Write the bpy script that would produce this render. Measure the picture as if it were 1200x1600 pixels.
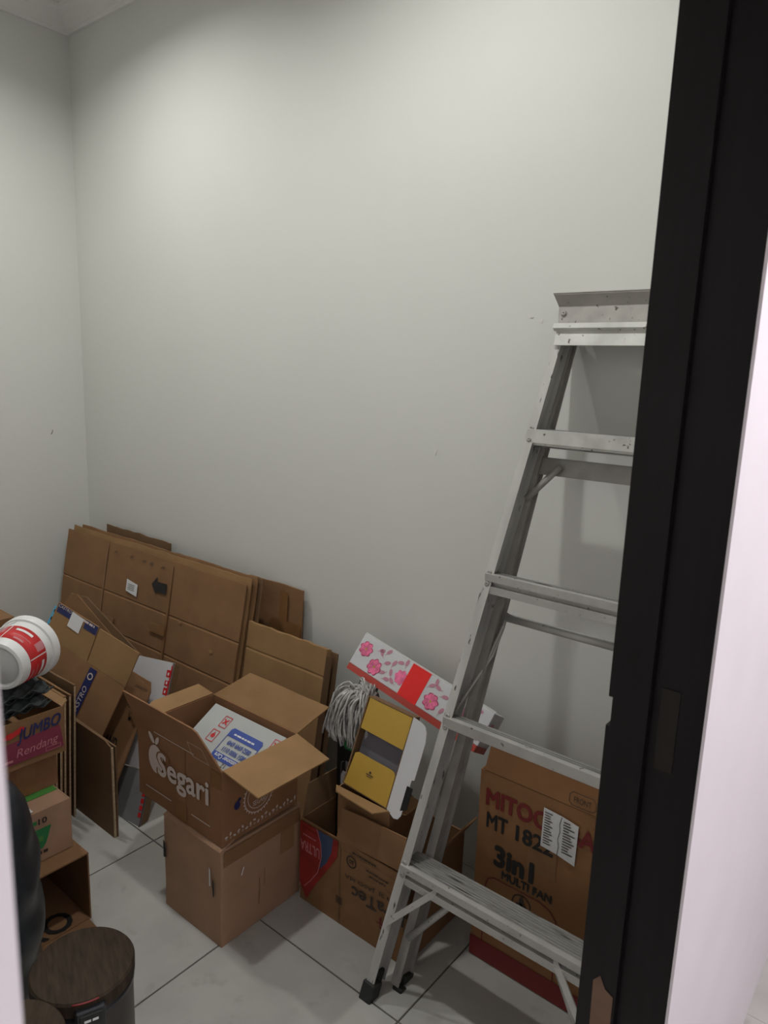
import bpy, bmesh, math, random
from mathutils import Vector, Matrix, noise

random.seed(7)
for o in list(bpy.data.objects):
    bpy.data.objects.remove(o)
S = bpy.context.scene
COL = S.collection

# ------------------------------------------------------------------ camera, world, exposure
EYE = Vector((0.0, 0.0, 1.51))
cam = bpy.data.cameras.new('camera')
cam.sensor_fit = 'VERTICAL'
cam.sensor_height = 36.0
cam.lens = 1121.2 / 1600 * 36.0
cam.clip_start = 0.01
cam.dof.use_dof = True
cam.dof.focus_distance = 2.25
cam.dof.aperture_fstop = 9.0
co = bpy.data.objects.new('camera', cam)
COL.objects.link(co)
RT = Vector((0.77554544, 0.63031152, 0.03516606))
UP = Vector((-0.14769528, 0.12700381, 0.9808446))
FW = Vector((-0.61377143, 0.76588342, -0.19159126))
co.matrix_world = Matrix(((RT.x, UP.x, -FW.x, EYE.x), (RT.y, UP.y, -FW.y, EYE.y),
                          (RT.z, UP.z, -FW.z, EYE.z), (0, 0, 0, 1)))
S.camera = co
w = bpy.data.worlds.new('world')
S.world = w
w.use_nodes = True
w.node_tree.nodes['Background'].inputs[0].default_value = (0.5, 0.5, 0.5, 1)
w.node_tree.nodes['Background'].inputs[1].default_value = 0.05
S.view_settings.view_transform = 'Standard'
S.view_settings.look = 'None'
S.view_settings.gamma = 1.0
S.view_settings.use_curve_mapping = False
S.view_settings.exposure = 0.0
DOWNLIGHT = 610.0          # radiance of the two recessed-type lamps of the room
HALL_LIGHT = 370.0         # radiance of the lamp in the hall outside the door


# ------------------------------------------------------------------ materials
def srgb(r, g, b):
    f = lambda c: (c / 255) / 12.92 if c / 255 <= 0.04045 else ((c / 255 + 0.055) / 1.055) ** 2.4
    return (f(r), f(g), f(b))


def mat(name, col, rough=0.6, metal=0.0, var=0.0, vscale=8.0, bump=0.0, bscale=60.0, emit=None, spec=0.5,
        second=None, sscale=40.0, sthr=(0.6, 0.66), stretch=None):
    """procedural material: base colour with soft noise variation, optional specks and bump"""
    m = bpy.data.materials.new(name)
    m.use_nodes = True
    nt = m.node_tree
    N = nt.nodes
    b = N['Principled BSDF']
    b.inputs['Roughness'].default_value = rough
    b.inputs['Metallic'].default_value = metal
    b.inputs['Specular IOR Level'].default_value = spec
    b.inputs['Base Color'].default_value = (*col, 1)
    tc = N.new('ShaderNodeTexCoord')
    src = tc.outputs['Object']
    if stretch:
        mp = N.new('ShaderNodeMapping')
        mp.inputs['Scale'].default_value = stretch
        nt.links.new(src, mp.inputs[0])
        src = mp.outputs[0]
    out = None
    if var:
        nz = N.new('ShaderNodeTexNoise')
        nz.inputs['Scale'].default_value = vscale
        nz.inputs['Detail'].default_value = 4
        nt.links.new(src, nz.inputs['Vector'])
        rp = N.new('ShaderNodeValToRGB')
        rp.color_ramp.elements[0].position = 0.3
        rp.color_ramp.elements[1].position = 0.7
        rp.color_ramp.elements[0].color = (*[c * (1 - var) for c in col], 1)
        rp.color_ramp.elements[1].color = (*[min(1, c * (1 + var)) for c in col], 1)
        nt.links.new(nz.outputs['Fac'], rp.inputs[0])
        out = rp.outputs[0]
    if second:
        n2 = N.new('ShaderNodeTexNoise')
        n2.inputs['Scale'].default_value = sscale
        n2.inputs['Detail'].default_value = 3
        nt.links.new(src, n2.inputs['Vector'])
        r2 = N.new('ShaderNodeMapRange')
        r2.inputs[1].default_value = sthr[0]
        r2.inputs[2].default_value = sthr[1]
        nt.links.new(n2.outputs['Fac'], r2.inputs[0])
        mx = N.new('ShaderNodeMix')
        mx.data_type = 'RGBA'
        nt.links.new(r2.outputs[0], mx.inputs[0])
        if out:
            nt.links.new(out, mx.inputs[6])
        else:
            mx.inputs[6].default_value = (*col, 1)
        mx.inputs[7].default_value = (*second, 1)
        out = mx.outputs[2]
    if out:
        nt.links.new(out, b.inputs['Base Color'])
    if bump:
        n3 = N.new('ShaderNodeTexNoise')
        n3.inputs['Scale'].default_value = bscale
        n3.inputs['Detail'].default_value = 4
        nt.links.new(src, n3.inputs['Vector'])
        bp = N.new('ShaderNodeBump')
        bp.inputs['Strength'].default_value = bump
        bp.inputs['Distance'].default_value = 0.002
        nt.links.new(n3.outputs['Fac'], bp.inputs['Height'])
        nt.links.new(bp.outputs[0], b.inputs['Normal'])
    if emit:
        b.inputs['Emission Color'].default_value = (*emit[0], 1)
        b.inputs['Emission Strength'].default_value = emit[1]
    return m


def card(name, col, var=0.10):
    return mat(name, col, rough=0.78, var=var, vscale=9, bump=0.25, bscale=45, spec=0.25,
               second=[c * 0.78 for c in col], sscale=5, sthr=(0.62, 0.85))


M = {}
M['wall'] = mat('wall_paint', (0.685, 0.690, 0.655), 0.75, var=0.02, vscale=1.5, bump=0.05, bscale=90, spec=0.25)
M['ceil'] = mat('ceiling_paint', (0.72, 0.71, 0.69), 0.8)
M['hallwall'] = mat('hall_paint', (0.80, 0.765, 0.79), 0.7, var=0.02, vscale=6)
M['grout'] = mat('grout', (0.10, 0.095, 0.085), 0.9)
M['tile'] = mat('ceramic_tile', (0.43, 0.425, 0.40), 0.28, var=0.09, vscale=7, second=(0.33, 0.315, 0.29), sscale=16, sthr=(0.60, 0.8))
M['frame'] = mat('dark_wood_paint', (0.006, 0.0045, 0.005), 0.4, spec=0.25, var=0.25, vscale=12, stretch=(8, 8, .6))
M['barewood'] = mat('bare_wood', (0.17, 0.10, 0.062), 0.7, var=0.2, vscale=14)
M['kraft'] = card('kraft_card', (0.246, 0.133, 0.064))
M['kraft2'] = card('kraft_card_reddish', (0.260, 0.130, 0.066))
M['kraft3'] = card('kraft_card_yellowish', (0.298, 0.175, 0.080))
M['kraft4'] = card('kraft_card_dull', (0.186, 0.110, 0.059))
M['kraftpink'] = card('kraft_card_pale_pinkish', (0.400, 0.246, 0.160))
M['mito'] = card('kraft_card_orange', (0.268, 0.133, 0.059))
M['cardedge'] = mat('card_edge', (0.50, 0.38, 0.24), 0.85, var=0.25, vscale=120)
M['tape'] = mat('brown_tape', (0.23, 0.115, 0.045), 0.3, var=0.1, vscale=20)
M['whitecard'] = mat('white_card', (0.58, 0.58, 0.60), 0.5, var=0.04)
M['shadedwhite'] = mat('shaded_white_card', (0.42, 0.435, 0.43), 0.6, var=0.05)  # white card with the shade inside the open carton put into its colour
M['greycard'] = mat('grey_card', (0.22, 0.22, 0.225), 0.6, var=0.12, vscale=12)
M['whiteprint'] = mat('white_ink', (0.62, 0.53, 0.48), 0.7)
M['paper'] = mat('paper', (0.72, 0.72, 0.73), 0.7)
M['black'] = mat('black_ink', (0.016, 0.014, 0.013), 0.6)
M['softblack'] = mat('faded_black_ink', (0.045, 0.033, 0.026), 0.7)
M['navy'] = mat('navy_ink', (0.016, 0.022, 0.105), 0.5)
M['blue'] = mat('blue_ink', (0.03, 0.07, 0.33), 0.5)
M['slate'] = mat('slate_blue_ink', (0.045, 0.075, 0.15), 0.5)
M['sky'] = mat('light_blue_card', (0.10, 0.36, 0.55), 0.5)
M['red'] = mat('red_ink', (0.55, 0.018, 0.02), 0.5)
M['darkred'] = mat('dark_red_ink', (0.17, 0.014, 0.014), 0.55)
M['oilred'] = mat('oil_red_ink', (0.30, 0.02, 0.017), 0.5, var=0.25, vscale=18)
M['ribbon'] = mat('red_ribbon', (0.78, 0.012, 0.012), 0.35)
M['redbase'] = mat('red_base', (0.42, 0.05, 0.035), 0.45)
M['pink'] = mat('pink_ink', (0.78, 0.16, 0.32), 0.5, var=0.3, vscale=60)
M['deeppink'] = mat('deep_pink_ink', (0.42, 0.04, 0.12), 0.5)
M['mauve'] = mat('mauve_ink', (0.50, 0.22, 0.30), 0.5)
M['magenta'] = mat('magenta_ink', (0.22, 0.028, 0.06), 0.6)
M['rose'] = mat('rose_ink', (0.52, 0.20, 0.22), 0.6)
M['green'] = mat('green_ink', (0.02, 0.20, 0.06), 0.5)
M['tapegreen'] = mat('green_tape', (0.07, 0.26, 0.05), 0.4)
M['gold'] = mat('gold_card', (0.52, 0.33, 0.055), 0.45, metal=0.15, var=0.05)
M['lilac'] = mat('grey_lining', (0.15, 0.14, 0.165), 0.7, var=0.06)
M['blackcard'] = mat('black_card', (0.006, 0.006, 0.007), 0.45)
M['alu'] = mat('aluminium', (0.47, 0.46, 0.44), 0.45, metal=0.3, var=0.12, vscale=14, second=(0.16, 0.14, 0.12), sscale=70,
               sthr=(0.66, 0.72), bump=0.1, bscale=200)
M['alupaint'] = mat('aluminium_paint_splashed', (0.60, 0.60, 0.57), 0.45, metal=0.25, var=0.14, vscale=20, second=(0.12, 0.10, 0.085),
                    sscale=60, sthr=(0.65, 0.71))
M['railpaint'] = mat('aluminium_rail_smudged', (0.50, 0.495, 0.475), 0.45, metal=0.3, var=0.16, vscale=12, second=(0.09, 0.08, 0.07), sscale=48,
                     sthr=(0.63, 0.69), stretch=(1.6, 1.0, .45))
M['capmetal'] = mat('cap_metal', (0.40, 0.385, 0.36), 0.5, metal=0.35, var=0.12, vscale=25, second=(0.10, 0.08, 0.07), sscale=75, sthr=(0.66, 0.72))
M['tread'] = mat('ribbed_aluminium_dirty', (0.36, 0.355, 0.34), 0.5, metal=0.45, var=0.2, vscale=30, second=(0.07, 0.065, 0.06), sscale=30,
                 sthr=(0.55, 0.7), stretch=(.35, 5, 5))
M['aludull'] = mat('aluminium_dull', (0.36, 0.345, 0.325), 0.5, metal=0.2, var=0.15, vscale=18)
M['rubber'] = mat('black_rubber', (0.02, 0.022, 0.02), 0.7, var=0.3, vscale=40)
M['mopgrey'] = mat('mop_yarn', (0.42, 0.41, 0.40), 0.95, var=0.35, vscale=70)
M['bag'] = mat('black_plastic', (0.012, 0.016, 0.02), 0.35, bump=0.3, bscale=14)
M['binlid'] = mat('dark_brown_woodgrain', (0.034, 0.023, 0.014), 0.75, var=0.35, spec=0.2, vscale=9, stretch=(14, 2, 2))
M['binbody'] = mat('dark_brown_metal', (0.04, 0.032, 0.027), 0.4, metal=0.2, var=0.15)
M['blackplastic'] = mat('black_hard_plastic', (0.012, 0.013, 0.016), 0.3)
M['whiteplastic'] = mat('white_plastic', (0.74, 0.75, 0.74), 0.35)
M['greyplastic'] = mat('pale_grey_plastic', (0.56, 0.57, 0.56), 0.45)
M['eggtray'] = mat('egg_tray_pulp', (0.045, 0.055, 0.055), 0.9, var=0.4, vscale=50)
M['metaltrim'] = mat('satin_metal', (0.6, 0.6, 0.58), 0.3, metal=1)
M['brass'] = mat('aged_plate', (0.02, 0.017, 0.014), 0.5, metal=0.5)
M['lampwhite'] = mat('lamp_white', (0.8, 0.8, 0.8), 0.4)
M['lamplight'] = mat('lamp_light', (1, 1, 1), 0.5, emit=((1.0, 0.99, 0.965), DOWNLIGHT))
M['halllight'] = mat('hall_lamp_light', (1, 1, 1), 0.5, emit=((1.0, 0.965, 0.985), HALL_LIGHT))


# ------------------------------------------------------------------ helpers
ROOT = {}          # object -> world matrix of its top-level thing


class MB:
    def __init__(s):
        s.v = []
        s.f = []

    def add(s, vs, fs):
        b = len(s.v)
        s.v += [Vector(p) for p in vs]
        s.f += [tuple(b + i for i in f) for f in fs]
        return s

    def hexa(s, p):
        """8 corners: bottom ring 0-3 (counter-clockwise from above), top ring 4-7"""
        return s.add(p, [(3, 2, 1, 0), (4, 5, 6, 7), (0, 1, 5, 4), (1, 2, 6, 5), (2, 3, 7, 6), (3, 0, 4, 7)])

    def box(s, x0, x1, y0, y1, z0, z1):
        return s.hexa([(x0, y0, z0), (x1, y0, z0), (x1, y1, z0), (x0, y1, z0), (x0, y0, z1), (x1, y0, z1), (x1, y1, z1), (x0, y1, z1)])

    def tube(s, pts, r, n=8, caps=True):
        pts = [Vector(p) for p in pts]
        rs = r if isinstance(r, (list, tuple)) else [r] * len(pts)
        b = len(s.v)
        ref = None
        for i, p in enumerate(pts):
            t = (pts[min(i + 1, len(pts) - 1)] - pts[max(i - 1, 0)]).normalized()
            if ref is None:
                ref = t.orthogonal().normalized()
            ref = (ref - t * ref.dot(t)).normalized()
            bi = t.cross(ref)
            for k in range(n):
                a = 2 * math.pi * k / n
                s.v.append(p + (ref * math.cos(a) + bi * math.sin(a)) * rs[i])
        for i in range(len(pts) - 1):
            for k in range(n):
                k2 = (k + 1) % n
                s.f.append((b + i * n + k, b + i * n + k2, b + (i + 1) * n + k2, b + (i + 1) * n + k))
        if caps:
            s.f.append(tuple(b + k for k in reversed(range(n))))
            e = b + (len(pts) - 1) * n
            s.f.append(tuple(e + k for k in range(n)))
        return s

    def lathe(s, prof, n=40, M4=None):
        """profile of (radius, height) turned about z"""
        b = len(s.v)
        for r, z in prof:
            for k in range(n):
                a = 2 * math.pi * k / n
                p = Vector((r * math.cos(a), r * math.sin(a), z))
                s.v.append(M4 @ p if M4 else p)
        for i in range(len(prof) - 1):
            for k in range(n):
                k2 = (k + 1) % n
                s.f.append((b + i * n + k, b + i * n + k2, b + (i + 1) * n + k2, b + (i + 1) * n + k))
        return s

    def slab(s, fr, pts, t):
        """polygon (counter-clockwise in the frame's plane) given thickness t behind the plane"""
        o, r, u = fr
        n = r.cross(u).normalized()
        k = len(pts)
        a = [o + r * x + u * y for x, y in pts]
        c = [p - n * t for p in a]
        return s.add(a + c, [tuple(range(k)), tuple(reversed(range(k, 2 * k)))] +
                     [((i + 1) % k, i, k + i, k + (i + 1) % k) for i in range(k)])

    def flat(s, fr, pts, eps=0.0009):
        o, r, u = fr
        n = r.cross(u).normalized()
        return s.add([o + r * x + u * y + n * eps for x, y in pts], [tuple(range(len(pts)))])

    def strip(s, pts, d):
        """ribbon of polyline pts pushed along d"""
        d = Vector(d)
        for p, q in zip(pts, pts[1:]):
            p, q = Vector(p), Vector(q)
            s.add([p, q, q + d, p + d], [(0, 1, 2, 3)])
        return s


def FR(o, r, u):
    return (Vector(o), Vector(r).normalized(), Vector(u).normalized())


def face_y(x, y, z):            # a face that looks to -y
    return FR((x, y, z), (1, 0, 0), (0, 0, 1))


def face_x(x, y, z):            # a face that looks to +x
    return FR((x, y, z), (0, 1, 0), (0, 0, 1))


def tag(o, label=None, cat=None, group=None, kind=None):
    if label: o['label'] = label
    if cat: o['category'] = cat
    if group: o['group'] = group
    if kind: o['kind'] = kind
    return o


def thing(name, label, cat, loc, rot=(0, 0, 0), group=None):
    o = bpy.data.objects.new(name, None)
    o.empty_display_size = 0.05
    COL.objects.link(o)
    o.location = loc
    o.rotation_euler = rot
    tag(o, label, cat, group)
    from mathutils import Euler
    ROOT[o] = Matrix.Translation(Vector(loc)) @ Euler(rot).to_matrix().to_4x4()
    return o


def make(name, mb, m, parent=None, world=True, wob=0.0, cuts=0, bevel=0.0, smooth=False, seed=0.0, recalc=True):
    """link a mesh object; its vertices are given in world space unless world is False"""
    me = bpy.data.meshes.new(name)
    inv = ROOT[parent].inverted() if (parent and world) else Matrix()
    bm = bmesh.new()
    vs = [bm.verts.new(inv @ p) for p in mb.v]
    bm.verts.ensure_lookup_table()
    for f in mb.f:
        try:
            bm.faces.new([vs[i] for i in f])
        except ValueError:
            pass
    if recalc:
        bmesh.ops.recalc_face_normals(bm, faces=bm.faces)
    if bevel:
        bmesh.ops.bevel(bm, geom=list(bm.edges), offset=bevel, segments=1, affect='EDGES', profile=0.5)
    if cuts:
        bmesh.ops.subdivide_edges(bm, edges=bm.edges, cuts=cuts, use_grid_fill=True)
    if wob:
        for vv in bm.verts:
            q = vv.co * 7 + Vector((seed, seed * 1.7, -seed))
            vv.co += Vector((noise.noise(q), noise.noise(q + Vector((31, 0, 0))), noise.noise(q + Vector((0, 47, 0))))) * wob
    if smooth:
        for f in bm.faces:
            f.smooth = True
    bm.to_mesh(me)
    bm.free()
    me.materials.append(M[m] if isinstance(m, str) else m)
    o = bpy.data.objects.new(name, me)
    COL.objects.link(o)
    if parent:
        o.parent = parent
        ROOT[o] = ROOT[parent]
    else:
        ROOT[o] = Matrix()
    return o


def decal(name, m, parent, fr, polys, eps=0.0012, each=False, stuff=False):
    if each:
        return [decal(name, m, parent, fr, [p], eps) for p in polys][0]
    mb = MB()
    for p in polys:
        mb.flat(fr, p, eps)
    o = make(name, mb, m, parent, recalc=False)
    if stuff:
        o['kind'] = 'stuff'
    return o


def rect(x0, y0, x1, y1):
    return [(x0, y0), (x1, y0), (x1, y1), (x0, y1)]


def ring(cx, cy, r0, r1, n=28):
    out = []
    for k in range(n):
        a, b = 2 * math.pi * k / n, 2 * math.pi * (k + 1) / n
        out.append([(cx + r0 * math.cos(a), cy + r0 * math.sin(a)), (cx + r1 * math.cos(a), cy + r1 * math.sin(a)),
                    (cx + r1 * math.cos(b), cy + r1 * math.sin(b)), (cx + r0 * math.cos(b), cy + r0 * math.sin(b))])
    return out


def disc(cx, cy, rx, ry=None, n=24, rot=0.0):
    ry = ry or rx
    c, s = math.cos(rot), math.sin(rot)
    return [(cx + rx * math.cos(2 * math.pi * k / n) * c - ry * math.sin(2 * math.pi * k / n) * s,
             cy + rx * math.cos(2 * math.pi * k / n) * s + ry * math.sin(2 * math.pi * k / n) * c) for k in range(n)]


def line(pts, wd):
    out = []
    for (x0, y0), (x1, y1) in zip(pts, pts[1:]):
        d = Vector((x1 - x0, y1 - y0)).normalized()
        nx, ny = -d.y * wd / 2, d.x * wd / 2
        ex, ey = d.x * wd * .4, d.y * wd * .4
        out.append([(x0 + nx - ex, y0 + ny - ey), (x0 - nx - ex, y0 - ny - ey), (x1 - nx + ex, y1 - ny + ey), (x1 + nx + ex, y1 + ny + ey)])
    return out


def text(txt, width, height, m, parent, fr, bold=0.0, shear=0.0, flip=False, eps=0.0014, name='lettering', outline=False):
    """flat printed lettering fitted to width x height with its lower left corner at the frame's origin"""
    if txt == '~':                      # print too small to read: a row of blurred word marks
        rr = random.Random(int(width * 1e5) + int(height * 1e4))
        x, marks = 0.0, []
        while x < width * .96:
            ww = min(width - x, height * rr.uniform(.6, 2.4))
            marks.append(rect(x, height * .15, x + ww, height * .85))
            x += ww + height * .35
        return decal('small_print', m, parent, fr, marks, eps, stuff=True)
    cu = bpy.data.curves.new(name, 'FONT')
    cu.body = txt
    cu.size = 1.0
    cu.shear = shear
    cu.resolution_u = 3
    tmp = bpy.data.objects.new('tmp_text', cu)
    COL.objects.link(tmp)
    bpy.context.view_layer.update()
    dg = bpy.context.evaluated_depsgraph_get()
    me = bpy.data.meshes.new_from_object(tmp.evaluated_get(dg))
    bpy.data.objects.remove(tmp)
    xs = [v.co.x for v in me.vertices]
    ys = [v.co.y for v in me.vertices]
    x0, x1, y0, y1 = min(xs), max(xs), min(ys), max(ys)
    sx = width / (x1 - x0)
    sy = height / (y1 - y0) if height else sx
    o, r, u = fr
    n = r.cross(u).normalized()
    inv = ROOT[parent].inverted()
    base = [(v.co.x, v.co.y) for v in me.vertices]
    pol = [tuple(p.vertices) for p in me.polygons]
    bpy.data.meshes.remove(me)
    offs = [(0, 0)] if not bold else [(0, 0)] + [(bold * math.cos(k * math.pi / 4), bold * math.sin(k * math.pi / 4)) for k in range(8)]
    vv, ff = [], []
    for q, (ox, oy) in enumerate(offs):
        st = len(vv)
        for X, Y in base:
            a, b = (X + ox - x0) * sx, (Y + oy - y0) * sy
            if flip:
                a, b = width - a, (height or sy * (y1 - y0)) - b
            vv.append(inv @ (o + r * a + u * b + n * (eps + q * .00002)))
        ff += [tuple(st + i for i in p) for p in pol]
    me = bpy.data.meshes.new(name)
    me.from_pydata(vv, [], ff)
    me.materials.append(M[m])
    me.name = name
    ob = bpy.data.objects.new(name, me)
    COL.objects.link(ob)
    ob.parent = parent
    ROOT[ob] = ROOT[parent]
    return ob


def carton_body(x0, x1, y0, y1, z0, z1, t=0.004, top=False):
    mb = MB()
    mb.box(x0, x1, y0, y0 + t, z0, z1).box(x0, x1, y1 - t, y1, z0, z1)
    mb.box(x0, x0 + t, y0 + t, y1 - t, z0, z1).box(x1 - t, x1, y0 + t, y1 - t, z0, z1)
    mb.box(x0 + t, x1 - t, y0 + t, y1 - t, z0, z0 + t)
    if top:
        mb.box(x0 + t, x1 - t, y0 + t, y1 - t, z1 - t, z1 - .0006)
    return mb


def sheet(fr, wd, ht, t, ucre=(), vcre=(), bow=0.003, seed=0.0, nx=18, nz=8, depth=0.0022):
    """a slightly warped board with pressed crease lines, front face in the frame's plane"""
    o, r, u = fr
    n = r.cross(u).normalized()
    us = sorted(set([i * wd / nx for i in range(nx + 1)] + [c + d for c in ucre for d in (-.006, 0, .006)]))
    vs = sorted(set([i * ht / nz for i in range(nz + 1)] + [c + d for c in vcre for d in (-.006, 0, .006)]))
    mb = MB()
    b = len(mb.v)
    for side in (0, 1):
        for vv in vs:
            for uu in us:
                q = Vector((uu * 4 + seed, vv * 4 - seed, seed * .37))
                k = noise.noise(q) * bow
                if uu in ucre or vv in vcre:
                    k -= depth * (1 if side == 0 else -.3)
                mb.v.append(o + r * (uu + noise.noise(q * 3) * bow * .4 * (uu in (us[0], us[-1]))) +
                            u * (vv + noise.noise(q * 5 + Vector((9, 0, 0))) * bow * 1.1 * (vv == vs[-1])) + n * (k - side * t))
    W_, H_ = len(us), len(vs)
    off = W_ * H_
    for j in range(H_ - 1):
        for i in range(W_ - 1):
            a = j * W_ + i
            mb.f.append((a, a + 1, a + W_ + 1, a + W_))
            mb.f.append((off + a, off + a + W_, off + a + W_ + 1, off + a + 1))
    for i in range(W_ - 1):
        mb.f.append((i + 1, i, off + i, off + i + 1))
        a = (H_ - 1) * W_ + i
        mb.f.append((a, a + 1, off + a + 1, off + a))
    for j in range(H_ - 1):
        a = j * W_
        mb.f.append((a, a + W_, off + a + W_, off + a))
        a = j * W_ + W_ - 1
        mb.f.append((a + W_, a, off + a, off + a + W_))
    return mb


def struct(name, mb, m, **k):
    return tag(make(name, mb, m, **k), kind='structure')


# ------------------------------------------------------------------ the room and the hall outside
XL, YB, XD, XO, YF = -3.22, 1.75, -0.34, -0.212, 0.05     # left wall, back wall, door wall in/out, front wall
ZC = 2.95
DY0, DY1, DZ = 0.083, 0.95, 2.12                           # door opening
struct('wall_left', MB().box(XL - .12, XL, YF - .12, YB + .12, 0, ZC), 'wall')
wb = struct('wall_back', MB().box(XL, XD + .01, YB, YB + .12, 0, ZC), 'wall')
for k, (px, pz, rx, rz) in enumerate([(-1.215, 1.285, .004, .012), (-1.20, 1.283, .0015, .004), (-.93, 1.665, .006, .003), (-2.55, 1.06, .004, .002), (-.90, 1.655, .003, .006)]):
    decal('paint_chip', 'ceil', wb, face_y(px, YB, pz), [disc(0, 0, rx, rz, 10)])
wl = bpy.data.objects['wall_left']
decal('scuff', 'softblack', wl, face_x(XL, 1.585, 1.18), line([(0, 0), (.006, .008), (.008, .018)], .003))
struct('wall_front', MB().box(XL, XO, YF - .12, YF, 0, ZC), 'wall')
dw = MB().box(XD, XO, DY1 + .035, YB + .6, 0, ZC).box(XD, XO, YF, DY0, 0, ZC).box(XD, XO, DY0, DY1 + .035, DZ + .04, ZC)
struct('wall_right', dw, 'wall')
struct('ceiling', MB().box(XL, XO, YF, YB, ZC, ZC + .1), 'ceil')
# cove cornice along the left and the back wall
prof = [(0, 2.862), (.012, 2.862), (.016, 2.872), (.022, 2.876), (.030, 2.895), (.045, 2.914), (.066, 2.926), (.070, 2.934), (.082, 2.938), (.082, ZC)]
mb = MB()
for (a, z0), (b, z1) in zip(prof, prof[1:]):
    mb.add([(XL + a, YB - a, z0), (XD, YB - a, z0), (XD, YB - b, z1), (XL + b, YB - b, z1)], [(0, 1, 2, 3)])
struct('trim_1', mb, 'ceil', recalc=False)
mb = MB()
for (a, z0), (b, z1) in zip(prof, prof[1:]):
    mb.add([(XL + a, YF, z0), (XL + a, YB - a, z0), (XL + b, YB - b, z1), (XL + b, YF, z1)], [(0, 1, 2, 3)])
struct('trim_2', mb, 'ceil', recalc=False)
# floor: dark grout bed and single ceramic tiles 0.5 m
fl = struct('floor', MB().box(XL - .1, 1.4, -1.3, YB + .1, -.05, -.0035), 'grout')
T0X, T0Y, TS = -1.341, 1.171, 0.5007
G = .0022
for i in range(-4, 6):
    for j in range(-5, 2):
        x0, x1, y0, y1 = T0X + i * TS + G, T0X + (i + 1) * TS - G, T0Y + j * TS + G, T0Y + (j + 1) * TS - G
        x0, x1, y0, y1 = max(x0, XL), min(x1, 1.3), max(y0, -1.2), min(y1, YB)
        if x1 - x0 > .03 and y1 - y0 > .03:
            make('tile', MB().box(x0, x1, y0, y1, -.02, 0), 'tile', fl, bevel=.0012)
# hall
struct('wall_hall_outer', MB().box(1.3, 1.4, -1.3, YB + .6, 0, ZC), 'hallwall')
struct('wall_hall_end', MB().box(XO, 1.3, YB + .5, YB + .6, 0, ZC), 'hallwall')
struct('wall_hall_near', MB().box(XO, 1.3, -1.3, -1.2, 0, ZC), 'hallwall')
struct('ceiling_hall', MB().box(XO, 1.4, -1.3, YB + .6, ZC, ZC + .1), 'ceil')
struct('floor_hall', MB().box(XO, 1.3, YB, YB + .6, -.05, 0), 'tile')
hw = MB().box(XO, XO + .004, DY1 + .003, YB + .5, 0, ZC).box(XO, XO + .004, -1.2, DY0, 0, ZC).box(XO, XO + .004, DY0, DY1 + .003, DZ + .04, ZC)
struct('wall_hall_side', hw, 'hallwall')
# dark door frame: stepped posts with a rebate, head, strike plate and a bare patch
door = bpy.data.objects.new('door_1', None)
COL.objects.link(door)
tag(door, 'dark brown door frame with stepped rebate and worn bare patch', None, None, 'structure')
ROOT[door] = Matrix()
XS = -.2835
SZ = 1.047
mb = MB().box(XD, XS, DY1, DY1 + .035, 0, SZ - .022).box(XD, XS, DY1, DY1 + .035, SZ + .022, DZ + .04)
mb.box(XD + .006, XS, DY1, DY1 + .035, SZ - .022, SZ + .022)
jr = make('jamb', mb, 'frame', door)
make('rebate', MB().box(XS, XO, DY1 + .012, DY1 + .035, 0, DZ + .04), 'frame', door)
make('strike_plate', MB().box(XS + .012, XS + .037, DY1 + .0105, DY1 + .012, .98, 1.10), 'brass', door)
pf = FR((0, DY1, 0), (1, 0, 0), (0, 0, 1))
decal('bare_patch', 'barewood', jr, pf, [[(-.316, .43), (-.286, .43), (-.287, .60), (-.300, .607), (-.309, .625), (-.319, .612)]])
mb = MB().box(XD, XO, DY0 - .0, DY0 + .03, 0, DZ + .04)
make('jamb', MB().box(XD, XO - .006, DY0, DY0 + .004, 0, DZ + .04), 'frame', door)
make('head', MB().box(XD, XO - .002, DY0, DY1 + .035, DZ, DZ + .04), 'frame', door)


def downlight(x, y, label, light='lamplight', r=.075, h=.036, group='round ceiling downlights'):
    t = thing('downlight', label, 'lamp', (x, y, ZC), group=group)
    make('rim', MB().lathe([(r, 0), (r, -h), (r + .012, -h - .003), (r + .014, -h), (r + .010, 0), (r, 0)], 40), 'lampwhite', t, world=False, smooth=True)
    make('diffuser', MB().add([(r * .62 * math.cos(a * math.pi / 16), r * .62 * math.sin(a * math.pi / 16), -.003) for a in range(32)], [tuple(reversed(range(32)))]),
         light, t, world=False, recalc=False)
    return t


downlight(-2.38, 1.0, 'round white ceiling downlight near the far left wall')
downlight(-1.05, 1.0, 'round white ceiling downlight nearer the door')
downlight(0.55, 1.15, 'round white ceiling lamp in the hall outside the door', 'halllight', .16, .02)

# ------------------------------------------------------------------ step ladder, folded and leaning on the back wall
TH = math.atan(.30)
LC = Vector((-.66, 1.165, 0))
lad = thing('step_ladder', 'paint-splashed aluminium step ladder folded and leaning against the back wall', 'ladder', LC, (-TH, 0, 0))
CT, ST = math.cos(TH), math.sin(TH)
hwf = lambda z: .290 - .083 * z
hwr = lambda z: .246 - .060 * z


def prism(mb, sx, hw, dx0, dx1, y0, y1, z0, z1, y0t=None, y1t=None):
    """bar along the rail on side sx; dx measured inward from the rail's outer edge"""
    def X(z, d): return sx * (hw(z) - d)
    a, b = (dx0, dx1) if sx < 0 else (dx1, dx0)
    return mb.hexa([(X(z0, a), y0, z0), (X(z0, b), y0, z0), (X(z0, b), y1, z0), (X(z0, a), y1, z0),
                    (X(z1, a), y0 if y0t is None else y0t, z1), (X(z1, b), y0 if y0t is None else y0t, z1),
                    (X(z1, b), y1 if y1t is None else y1t, z1), (X(z1, a), y1 if y1t is None else y1t, z1)])


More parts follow.
